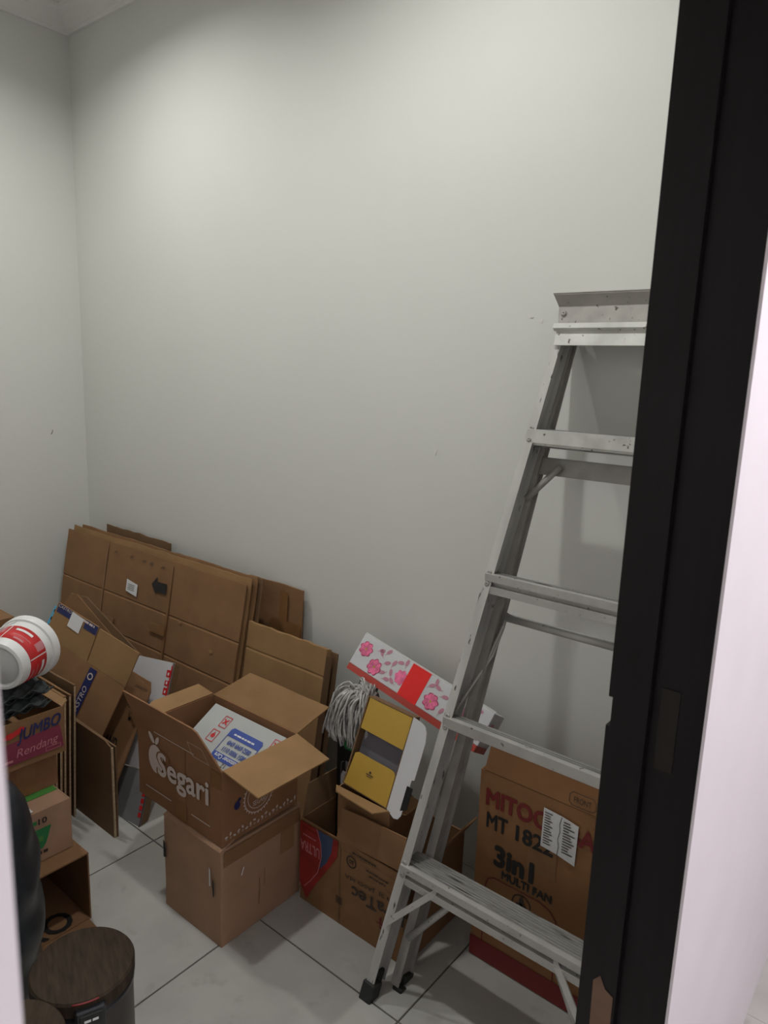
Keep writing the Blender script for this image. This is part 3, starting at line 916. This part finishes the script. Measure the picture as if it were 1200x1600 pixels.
t2 = make('black_block', MB().box(-1.66, -1.345, 1.055, 1.135, .300, .385), 'blackplastic', None, bevel=.012)  # plain black block with rounded edges, low in front of the white carton
tag(t2, 'black block low inside the open carton beside the white carton', 'bundle')

# ------------------------------------------------------------------ flattened cartons along the back wall
BT, BK = .755, .176
def lean(x, z, y_top=1.6, k=BK, top=BT):
    return Vector((x, y_top - k * (top - z), z))


bu = Vector((0, BK, 1))
def flat_carton(name, label, x0, x1, z1, y_top, k=BK, m='kraft', t=.012, group=None, z0=0.0, seed=0, **kw):
    o = Vector((x0, y_top - k * (z1 - z0), z0))
    fr = FR(o, (1, 0, 0), (0, k, 1))
    tt = thing(name, label, 'cardboard', o, group=group)
    ht = (z1 - z0) * math.sqrt(1 + k * k)
    make('board', sheet(fr, x1 - x0, ht, t * .42, seed=seed, **kw), m, tt)
    n = fr[1].cross(fr[2])
    fr2 = (fr[0] - n * t * .58, fr[1], fr[2])
    make('back_board', sheet(fr2, x1 - x0 - .006, ht - .006, t * .42, seed=seed + 3.3, bow=.002), m, tt)
    return tt, fr, ht


GRP = 'flattened cartons along the back wall'
t, fr, ht = flat_carton('flattened_carton', 'wide flattened carton with a printed black arrow at the front of the wall stack', -3.13, -1.893, .755, 1.60, ucre=(.345, .815), vcre=(.40, .555), bow=.004, seed=1.2, group=GRP, depth=.003)
O2 = lambda u, v: (fr[0] + fr[1] * u + fr[2] * v, fr[1], fr[2])
make('tape', MB().slab(O2(.806, .02), [(0, 0), (.012, 0), (.012, .735), (0, .735)], .0005), 'tape', t).location.y = -.004
make('tape', MB().slab(O2(.340, .02), [(0, 0), (.009, 0), (.009, .735), (0, .735)], .0005), 'tape', t).location.y = -.004
decal('arrow_print', 'black', t, O2(.69, .655), [[(0, 0), (.035, .036), (.034, .016), (.100, .019), (.100, -.024), (.036, -.022), (.037, -.038)]], eps=.005)
st = decal('sticker', 'paper', t, O2(.517, .590), [[(0, .0), (.080, -.010), (.080, .040), (.0, .050)]], eps=.005)
decal('print_line', 'softblack', st, O2(.517, .590), [rect(.012, .030 - q * .007, .06, .032 - q * .007) for q in range(4)], eps=.0058)
decal('tape_patch', 'tape', t, O2(.715, .470), [rect(0, 0, .10, .040)], eps=.007)
decal('tape_patch', 'tape', t, O2(.375, .40), [rect(0, 0, .08, .06)], eps=.007)
decal('hatch_mark', 'softblack', t, O2(.40, .728), sum([line([(q, 0), (q + .012, .010)], .003) + line([(q + .012, 0), (q + .024, .010)], .003) for q in (0, .12, .21, .26, .34)], []), eps=.005)
decal('scuff', 'kraft3', t, O2(.60, .33), [disc(.0, .0, .008, .006, 10), disc(.5, .16, .012, .008, 10), disc(.30, .22, .01, .007, 10)], eps=.005, each=True)
for k, (xa, xb, zt, yt, lab, mm) in enumerate([(-3.11, -1.885, .772, 1.618, 'flattened carton directly behind the one with the arrow', 'kraft3'),
                                               (-3.07, -1.875, .778, 1.636, 'third flattened carton back in the wall stack, edge showing above', 'kraft'),
                                               (-2.78, -1.865, .768, 1.655, 'flattened carton fourth from the front of the wall stack', 'kraft4')]):
    flat_carton('flattened_carton', lab, xa, xb, zt, yt, m=mm, seed=5 + k * 2.7, group=GRP, bow=.006)
flat_carton('flattened_carton', 'flattened carton peeking up behind the left part of the wall stack', -2.99, -2.50, .782, 1.705, k=.06, m='kraft4', seed=14.2, group=GRP, bow=.008)
t, fr, ht = flat_carton('flattened_carton', 'flattened carton with brown tape standing right of the wall stack', -2.02, -1.735, .742, 1.725, k=.05, m='kraft', seed=17.1, group=GRP)
O2 = lambda u, v: (fr[0] + fr[1] * u + fr[2] * v, fr[1], fr[2])
decal('tape_patch', 'tape', t, O2(.13, .56), [rect(0, 0, .155, .055), rect(.045, .055, .085, .16)], eps=.005)
t, fr, ht = flat_carton('folded_carton', 'folded brown carton leaning behind the open carton with apple print', -1.875, -1.497, .625, 1.60, k=.16, m='kraft3', t=.03, seed=21.5, group=GRP, vcre=(.54,), bow=.005)
make('side_panel', MB().slab(FR((-1.496, 1.50, 0), (.1, 1, 0), (0, .16, 1)), [(0, 0), (.030, 0), (.028, .60), (.0, .61)], .005), 'kraft4', t)
flat_carton('folded_carton', 'folded carton with dark edge right behind the leaning brown one', -1.80, -1.485, .60, 1.640, k=.14, m='kraft4', seed=24.5, group=GRP)

# ------------------------------------------------------------------ leaning cartons on the left
# carton with navy print
ce, cc, ca = Vector((-2.094, 1.15, .284)), Vector((-2.046, 1.273, .554)), Vector((-2.432, 1.20, .663))
cu_ = (cc - ce).normalized()
cr_ = (cc - ca)
cr_ = (cr_ - cu_ * cr_.dot(cu_)).normalized()
CH = (cc - ce).length
t = thing('navy_print_carton', 'flattened brown carton with navy blue printed stripes leaning at an angle', 'cardboard', ce)
CWD = (cc - ca).length
co_ = ce - cr_ * CWD
cfr = (co_, cr_, cu_)
fold = .175
make('panel', MB().slab((co_ - cu_ * .03, cr_, cu_), [(0, 0), (CWD, 0), (CWD, fold + .03), (0, fold + .03)], .005), 'kraft', t, cuts=2, wob=.002)
tn = cr_.cross(cu_)
fu2 = (cu_ + tn * .10).normalized()
ffr2 = (co_ + cu_ * fold, cr_, fu2)
HF = CH - fold
make('flap', MB().slab(ffr2, [(0, .001), (.218, .001), (.214, HF + .004), (.006, HF + .004)], .005), 'kraft3', t)
make('flap', MB().slab(ffr2, [(.222, .001), (CWD, .001), (CWD + .004, HF), (.220, HF + .001)], .005), 'kraft3', t)
CF = lambda u, v: (co_ + cu_ * fold + cr_ * u + fu2 * v, cr_, fu2)
st = decal('navy_stripe', 'navy', t, CF(.012, HF - .028), [rect(0, 0, .072, .031), rect(.140, 0, .202, .031)], eps=.0012, each=True)
text('CASTRO', .066, .010, 'whiteprint', st, CF(.015, HF - .008), shear=.2, eps=.002)
text('~', .056, .011, 'whiteprint', st, CF(.142, HF - .009), shear=.2, eps=.002)
decal('sticker', 'paper', t, CF(.082, HF - .052), [[(.0, .0), (.060, -.003), (.062, .052), (.002, .055)]], eps=.0024)
PF = lambda u, v: (co_ + cr_ * u + cu_ * v, cr_, cu_)
n_st = decal('navy_stripe', 'navy', t, PF(.245, -.022), [rect(0, 0, .034, .192)], eps=.003)
vfr = (co_ + cr_ * .272 + cu_ * .0, cu_, -cr_)
text('CASTRO', .105, .019, 'whiteprint', n_st, vfr, shear=.2, eps=.0042)
decal('round_mark', 'whiteprint', n_st, PF(.262, .142), ring(0, 0, .008, .012), eps=.0042)

t = thing('marked_carton', 'brown carton sheet with black printed symbols behind the navy striped carton', 'cardboard', (-2.05, 1.17, .1))
mu = Vector((.008, .135, .289)).normalized()
mr = Vector((1, .06, -.22))
mr = (mr - mu * mr.dot(mu)).normalized()
o_ = Vector((-2.042, 1.168, .132)) - mr * .335
mfr = (o_, mr, mu)
make('panel', MB().slab(mfr, [(.10, -.06), (.335, -.06), (.335, .305), (.320, .335), (.10, .35)], .005), 'kraft', t, cuts=2, wob=.0015)
decal('symbol', 'black', t, (o_ + mfr[1] * .262 + mu * .235, mfr[1], mu), ring(.012, .020, .006, .011) + [disc(.012, .020, .004)] + line([(.0, .0), (.018, .004)], .004) + line([(.008, -.006), (.012, .008)], .004) + line([(.022, -.004), (.034, .006)], .004) + [disc(.028, -.04, .007, .006)], eps=.002)
decal('hatch_mark', 'softblack', t, (o_ + mfr[1] * .262 + mu * .30, mfr[1], mu), sum([line([(q, 0), (q + .004, .008)], .002) for q in [z * .008 for z in range(8)]], []), eps=.002)
text('AND', .06, .032, 'black', t, (o_ + mfr[1] * .215 + mu * .085, mfr[1], mu), bold=.02, eps=.002)
make('folded_corner', MB().slab(FR(o_ + mfr[1] * .285 + mu * .215 + Vector((0, -.01, 0)), (1, -.2, .15), (.1, .2, 1)), [(0, 0), (.06, .012), (.062, .02), (.0, .012)], .004), 'kraft3', t)

t = thing('brown_sheet', 'tilted brown cardboard sheet between the navy striped carton and the wall stack', 'cardboard', (-2.3, 1.38, .3))
a_, b_ = Vector((-2.57, 1.34, .612)), Vector((-2.24, 1.40, .440))
sr = (b_ - a_).normalized()
su = Vector((.35, .18, .55))
su = (su - sr * su.dot(sr)).normalized()
make('panel', MB().slab((a_ - su * .38, sr, su), [(-.03, 0), (.42, 0), (.42, .38), (.03, .405), (.0, .39)], .005), 'kraft4', t)
make('panel', MB().slab((a_ - su * .38 + Vector((-.02, -.012, .0)), sr, su), [(-.05, 0), (.42, 0), (.40, .355), (.01, .40), (-.02, .385)], .005), 'kraft', t)

# white carton with red edge
wb_, wt_ = Vector((-1.935, 1.177, 0)), Vector((-2.008, 1.375, .497))
t = thing('white_flat_carton', 'white flattened carton with red printed edge, standing on the floor left of the stack', 'cardboard', wb_)
wU = (wt_ - wb_).normalized()
wR = Vector((1, .05, 0))
wR = (wR - wU * wR.dot(wU)).normalized()
WHT = (wt_ - wb_).length
WFR = (wb_, wR, wU)
make('panel', MB().slab((wb_, wR, wU), [(-.30, .175), (0, .175), (0, WHT), (-.30, WHT)], .006), 'whitecard', t)
make('shaded_lower_panel', MB().slab((wb_, wR, wU), [(-.30, 0), (0, 0), (0, .170), (-.30, .170)], .006), 'greycard', t)  # grey colour stands in for the shade on the white carton's lower part
wn = wR.cross(wU)
make('side_panel', MB().slab((wb_, -wn, wU), [(0, 0.0), (.030, 0.02), (.030, WHT - .01), (0, WHT)], .004), 'kraft4', t)
reds = [rect(-.024, .19 + q * .030, -.002, .19 + q * .030 + .024 - .006 * (q % 2)) for q in range(11)]
decal('red_edge', 'red', t, WFR, reds + [rect(-.006, .18, 0, WHT - .01)], eps=.0012)
decal('white_cutout', 'paper', t, WFR, [rect(-.017, .196 + q * .03, -.010, .205 + q * .03) for q in range(11)], eps=.0018)
decal('red_edge', 'red', t, WFR, [rect(-.018, .03 + q * .022, -.003, .045 + q * .022) for q in range(6)], eps=.0012)

t = thing('dark_carton', 'dark brown carton standing upright on its edge on the floor by the left stacks', 'cardboard', (-2.06, 1.095, 0))
make('panel', MB().slab(face_y(-2.30, 1.094, 0), [(0, 0), (.352, 0), (.352, .318), (.320, .330), (0, .338)], .005), 'kraft4', t)
make('back_panel', MB().slab(FR((-2.30, 1.104, 0), (1, 0, 0), (0, .015, 1)), [(0, 0), (.356, 0), (.356, .316), (0, .33)], .005), 'kraft4', t)
make('edge', MB().box(-1.947, -1.944, 1.0945, 1.102, .002, .316), 'cardedge', t)

t = thing('blue_sheet', 'light blue sheet with dark dots leaning by the left wall', 'cardboard', (-2.62, 1.27, .3))
bfr = (co_ - cr_ * .035 - tn * .022 - cu_ * .10, cr_, cu_)
make('panel', MB().slab(bfr, [(0, .16), (.25, .16), (.25, .33), (0, CH + .075)], .004), 'sky', t)
decal('dot', 'black', t, bfr, [disc(.012, .18 + q * .030, .006, .007, 8) for q in range(7)], each=True)

# row of flattened cartons on edge beside the box tower
for k, (y, zt, x1, mm) in enumerate([(.952, .445, -2.065, 'kraft3'), (.972, .462, -2.085, 'kraft'), (.992, .455, -2.095, 'kraft3'), (1.016, .478, -2.115, 'kraft'), (1.040, .470, -2.13, 'kraft'), (1.064, .492, -2.145, 'kraft4')]):
    names = ['nearest the box tower', 'second from the box tower', 'third from the box tower', 'fourth from the box tower', 'fifth from the box tower', 'farthest from the box tower']
    t = thing('edge_carton', 'flattened carton standing on edge, ' + names[k], 'cardboard', (x1 - .2, y, 0), group='flattened cartons on edge by the box tower')
    x0 = -2.55
    make('board', sheet(FR((x0, y, 0), (1, 0, 0), (.09, 0, 1)), x1 - x0, zt, .005, bow=.004, seed=31 + k * 3.1, nx=8, nz=6), mm, t)
    make('back_board', sheet(FR((x0, y + .007, 0), (1, 0, 0), (.09, 0, 1)), x1 - x0 - .008, zt - .006, .005, bow=.003, seed=33 + k * 3.1, nx=8, nz=6), mm, t)
    make('edge', MB().slab(FR((x1 + .0025, y, .004), (0, 1, 0), (.09, 0, 1)), [(0, 0), (.005, 0), (.005, zt - .01), (0, zt - .01)], .002), 'cardedge', t)

# ------------------------------------------------------------------ tower of boxes on the left
t = thing('open_side_carton', 'empty brown carton lying on its side at the bottom of the left tower', 'box', (-1.86, .70, 0))
bx0, bx1, by0, by1, bz1 = -2.05, -1.680, .50, .868, .203
mb = MB().box(bx0, bx1, by0, by1, 0, .004).box(bx0, bx1, by0, by1, bz1 - .004, bz1).box(bx0, bx1, by0, by0 + .004, .004, bz1 - .004)
mb.box(bx0, bx1, by1 - .004, by1, .004, bz1 - .004).box(bx0, bx0 + .004, by0 + .004, by1 - .004, .004, bz1 - .004)
make('body', mb, 'kraft', t)
make('flap', MB().slab(FR((bx1, by0 + .01, .004), (0, 1, 0), (-1, 0, -.012)), [(0, -.002), (.35, -.002), (.345, -.10), (.01, -.11)][::-1], .004), 'kraft', t)
text('RO', .13, .075, 'black', t, FR((bx1 - .006, .70, .0045), (0, 1, 0), (-1, 0, 0)), bold=.02, eps=.0012)
decal('label_scrap', 'paper', t, FR((bx1 + .02, .62, .005), (0, 1, 0), (-1, 0, 0)), [[(0, 0), (.05, .01), (.045, .045), (.0, .03)]], eps=.0025)

t = thing('green_print_carton', 'pinkish brown carton with green print, second in the left tower', 'box', (-1.86, .70, .203))
make('body', carton_body(-2.02, -1.735, .52, .853, .205, .350, top=True), 'kraftpink', t, wob=.001, cuts=2)
gx = lambda y, z: face_x(-1.7345, y, z)
decal('green_panel', 'green', t, gx(.62, .243), [[(0, 0), (.152, 0), (.162, .012), (.178, .058), (0, .058)]])
text('10', .022, .016, 'black', t, gx(.765, .314), bold=.02)
text('~', .03, .016, 'green', t, gx(.73, .314), bold=.02)
text('~', .05, .012, 'black', t, gx(.735, .226), bold=.015)
text('~', .06, .022, 'tapegreen', t, gx(.715, .262), eps=.002)
make('green_tape', MB().box(-1.86, -1.80, .53, .850, .3502, .3510), 'tapegreen', t)
decal('address_label', 'paper', t, FR((-1.742, .735, .3506), (0, 1, 0), (-1, 0, 0)), [rect(0, 0, .022, .10)], eps=.002)

t = thing('taped_carton', 'brown carton with tape, third in the left tower under the magenta striped box', 'box', (-1.98, .68, .352))
make('body', carton_body(-2.15, -1.825, .50, .865, .352, .452, top=True), 'kraft2', t, wob=.001, cuts=2)
make('tape', MB().slab(face_x(-1.8235, .755, .354), [(0, 0), (.05, 0), (.05, .095), (0, .095)], .0003), 'tape', t)

t = thing('magenta_stripe_carton', 'brown carton with magenta stripe and large navy lettering in the left tower', 'box', (-1.97, .70, .454))
make('body', carton_body(-2.14, -1.800, .50, .880, .454, .586), 'kraft', t, wob=.0008, cuts=2)
make('flap', MB().slab(FR((-2.135, .879, .586), (1, 0, 0), (0, .5, .2)), [(0, 0), (.33, 0), (.32, .02), (.01, .02)], .003), 'kraft3', t)
jx = lambda y, z: face_x(-1.7990, y, z)
decal('magenta_stripe', 'magenta', t, jx(.50, .472), [[(0, 0), (.375, .0), (.366, .066), (0, .052)]])
text('JUMBO', .118, .042, 'navy', t, FR((-1.799, .752, .520), (0, 1, .1), (0, 0, 1)), bold=.02, shear=.25, eps=.0022)
text('Rendang', .112, .030, 'rose', t, FR((-1.799, .748, .480), (0, 1, .05), (0, 0, 1)), shear=.25, eps=.0022)
text('~', .045, .010, 'rose', t, jx(.695, .478), shear=.25, eps=.0022)
decal('red_crest', 'red', t, jx(.715, .548), [[(0, 0), (.012, .012), (.03, .014), (.05, .022), (.062, .016), (.050, .006), (.02, -.004)]])
decal('code_box', 'rose', t, jx(.825, .4755), line([(0, 0), (.04, 0), (.04, .010), (0, .010), (0, 0)], .0012), eps=.0022)


def tray_mesh():
    n, sz, cells = 45, .285, 6
    mb = MB()
    for side in (0, 1):
        for j in range(n + 1):
            for i in range(n + 1):
                x, y = i / n, j / n
                z = .010 * math.cos(x * cells * 2 * math.pi) * math.cos(y * cells * 2 * math.pi) + .004 * math.cos(2 * math.pi * cells * x * 2)
                if i in (0, n) or j in (0, n):
                    z *= .6
                mb.v.append(Vector(((x - .5) * sz, (y - .5) * sz, z - side * .003)))
    N1 = n + 1
    off = N1 * N1
    for j in range(n):
        for i in range(n):
            a = j * N1 + i
            mb.f.append((a, a + 1, a + N1 + 1, a + N1))
            mb.f.append((off + a, off + a + N1, off + a + N1 + 1, off + a + 1))
    for i in range(n):
        for a, b in ((i, i + 1), (n * N1 + i + 1, n * N1 + i), ((i + 1) * N1, i * N1), (i * N1 + n, (i + 1) * N1 + n)):
            mb.f.append((b, a, off + a, off + b))
    return mb


proto = None
for k, (dx, dy, rz) in enumerate([(0, 0, .02), (.01, -.012, -.03), (-.008, .010, .04), (.006, -.004, -.02)]):
    lab = ['lowest', 'second lowest', 'second highest', 'topmost'][k] + ' dark grey egg tray on the magenta striped carton'
    if proto is None:
        o = make('egg_tray', tray_mesh(), 'eggtray', smooth=True)
        proto = o
    else:
        o = proto.copy()
        COL.objects.link(o)
    o.location = (-1.955 + dx, .712 + dy, .600 + k * .0165)
    o.rotation_euler = (0, 0, rz)
    tag(o, lab, 'egg tray', 'egg trays on the magenta striped carton')

# white bucket with red print lying on the egg trays
ax = Vector((-.52, .85, .06)).normalized()
bc = Vector((-1.815, .728, .742))
zq = ax.to_track_quat('Z', 'Y').to_matrix().to_4x4()
B4 = Matrix.Translation(bc) @ zq
t = thing('paint_bucket', 'white plastic bucket with red label lying on the egg trays', 'bucket', (-1.84, .78, .665))
pr_ = [(0, .006), (.052, .006), (.056, 0), (.064, .002), (.0665, .010), (.078, .105), (.0785, .108), (.084, .109), (.086, .113), (.086, .132), (.083, .136), (.079, .134), (.076, .108), (.064, .012), (0, .010)]
make('shell', MB().lathe(pr_, 48, B4), 'whiteplastic', t, smooth=True).data.set_sharp_from_angle(angle=.6)
lb_ = [(.0685, .028), (.0690, .028), (.0760, .086), (.0755, .086)]
rl = make('red_label', MB().lathe(lb_, 48, B4), 'red', t, smooth=True)
make('base_plate', MB().lathe([(0, .0045), (.050, .0045), (.050, .0058)], 40, B4), 'greyplastic', t, smooth=True)
for a0, a1, h0, h1, mm in [(b + a, b + c, h0, h1, mm) for b in (0, 1.57, 3.14, 4.71) for a, c, h0, h1, mm in [(.1, .75, .068, .076, 'whiteplastic'), (.15, .9, .052, .054, 'rose'), (.3, .7, .036, .042, 'rose'), (1.0, 1.3, .058, .084, 'rose'), (1.42, 1.46, .029, .085, 'whiteplastic')]]:
    mb = MB()
    n = 16
    for q in range(n):
        A, Bq = a0 + (a1 - a0) * q / n, a0 + (a1 - a0) * (q + 1) / n
        f = lambda a, hh: B4 @ Vector(((.0692 + (hh - .028) * .1207) * math.cos(a), (.0692 + (hh - .028) * .1207) * math.sin(a), hh))
        mb.add([f(A, h0), f(Bq, h0), f(Bq, h1), f(A, h1)], [(0, 1, 2, 3)])
    make('label_print', mb, mm, rl)
mb = MB()
pts = []
for q in range(17):
    a = -1.2 + 2.6 * q / 16
    pts.append(B4 @ Vector((.0795 * math.cos(a) + .002, .0795 * math.sin(a), .105 - .055 * math.sin(math.pi * q / 16))))
make('handle', MB().tube(pts, .0018, 6), 'whiteplastic', t, smooth=True)

t = thing('far_carton', 'brown carton at the left picture edge behind the bucket', 'box', (-2.76, .92, 0))
make('body', carton_body(-2.95, -2.58, .75, 1.100, 0, .592, top=True), 'kraft', t, wob=.001, cuts=2)
decal('oval_print', 'softblack', t, face_x(-2.579, .99, .50), line([(0, 0), (0, .04), (.012, .052), (.08, .055)], .003) + line([(.06, .01), (.06, .04)], .006) + line([(.08, .01), (.08, .04)], .006), eps=.002)

# ------------------------------------------------------------------ black bag and pedal bins
t = thing('black_bag', 'bulging black plastic bag beside the left door edge', 'bag', (-1.545, .535, 0))
mb = MB()
prof = [(0, .0), (.055, .0), (.085, .02), (.103, .07), (.118, .13), (.128, .20), (.133, .28), (.133, .36), (.130, .43), (.124, .49), (.112, .545), (.092, .585), (.060, .612), (.030, .624), (0, .628)]
fine = []
for (r0, z0), (r1, z1) in zip(prof, prof[1:]):
    for s in range(4):
        fine.append((r0 + (r1 - r0) * s / 4, z0 + (z1 - z0) * s / 4))
fine.append(prof[-1])
mb.lathe(fine, 56)
for i, p in enumerate(mb.v):
    a = math.atan2(p.y, p.x)
    r = math.hypot(p.x, p.y)
    if r > .02:
        k = .006 * math.sin(p.z * 46 + 2.2 * math.sin(a * 2 + .5) + a) * min(1, max(0, (.53 - p.z) * 8)) + .006 * noise.noise(Vector((p.x * 12, p.y * 12, p.z * 6)))
        p.x += k * math.cos(a)
        p.y += k * math.sin(a)
make('sack', mb, 'bag', t, world=False, smooth=True)
make('knot', MB().tube([(.0, 0, .618), (.004, .0, .632), (.012, .004, .640)], [.018, .010, .016], 10), 'bag', t, world=False, smooth=True)


def bin_(loc, h, label, face):
    t = thing('pedal_bin', label, 'bin', loc, (0, 0, face), 'round pedal bins')
    r = .1
    make('body', MB().lathe([(0, 0), (r - .004, 0), (r - .002, .004), (r - .002, h - .052), (r - .006, h - .050), (0, h - .050)], 56), 'binbody', t, world=False, smooth=True).data.set_sharp_from_angle(angle=.6)
    make('base_ring', MB().lathe([(r - .002, .0), (r + .003, .0), (r + .003, .018), (r - .002, .020)], 56), 'blackplastic', t, world=False, smooth=True)
    make('collar', MB().lathe([(r - .004, h - .052), (r + .0005, h - .050), (r + .0005, h - .036), (r - .006, h - .034)], 56), 'blackplastic', t, world=False, smooth=True)
    ld = make('lid', MB().lathe([(r - .006, h - .034), (r + .002, h - .033), (r + .0025, h - .006), (r - .001, h - .001), (r - .006, h), (r * .5, h + .0015), (0, h + .002)], 64), 'binlid', t, world=False, smooth=True)
    ld.data.set_sharp_from_angle(angle=.5)
    hg = make('latch', MB().box(-.028, .028, -r - .012, -r + .006, h - .072, h - .014), 'blackplastic', t, world=False, bevel=.003)
    make('latch_plate', MB().box(-.021, .021, -r - .0145, -r - .011, h - .050, h - .022), 'rubber', hg, world=False, bevel=.001)
    make('lid_trim', MB().tube([((r + .002) * math.sin(a), -(r + .002) * math.cos(a), h - .004) for a in [-.32 + q * .07 for q in range(8)]], .0018, 6), 'darkred', ld, world=False, smooth=True)
    make('pedal', MB().box(-.022, .022, -r - .035, -r + .004, .008, .016), 'blackplastic', t, world=False, bevel=.003)
    fr = (Matrix.Translation(Vector(loc)) @ Matrix.Rotation(face, 4, 'Z'))
    o = fr @ Vector((-.013, -r - .0146, h - .039))
    rr = fr.to_3x3() @ Vector((1, 0, 0))
    text('~', .026, .008, 'paper', hg, (o, rr, Vector((0, 0, 1))), bold=.02, eps=.0008)
    return t


bin_((-1.262, .628, 0), .285, 'round dark brown pedal bin with wood-grain lid in front of the left tower', 1.2)
bin_((-1.143, .418, 0), .335, 'round dark brown pedal bin cut off at the lower left picture corner', .8)
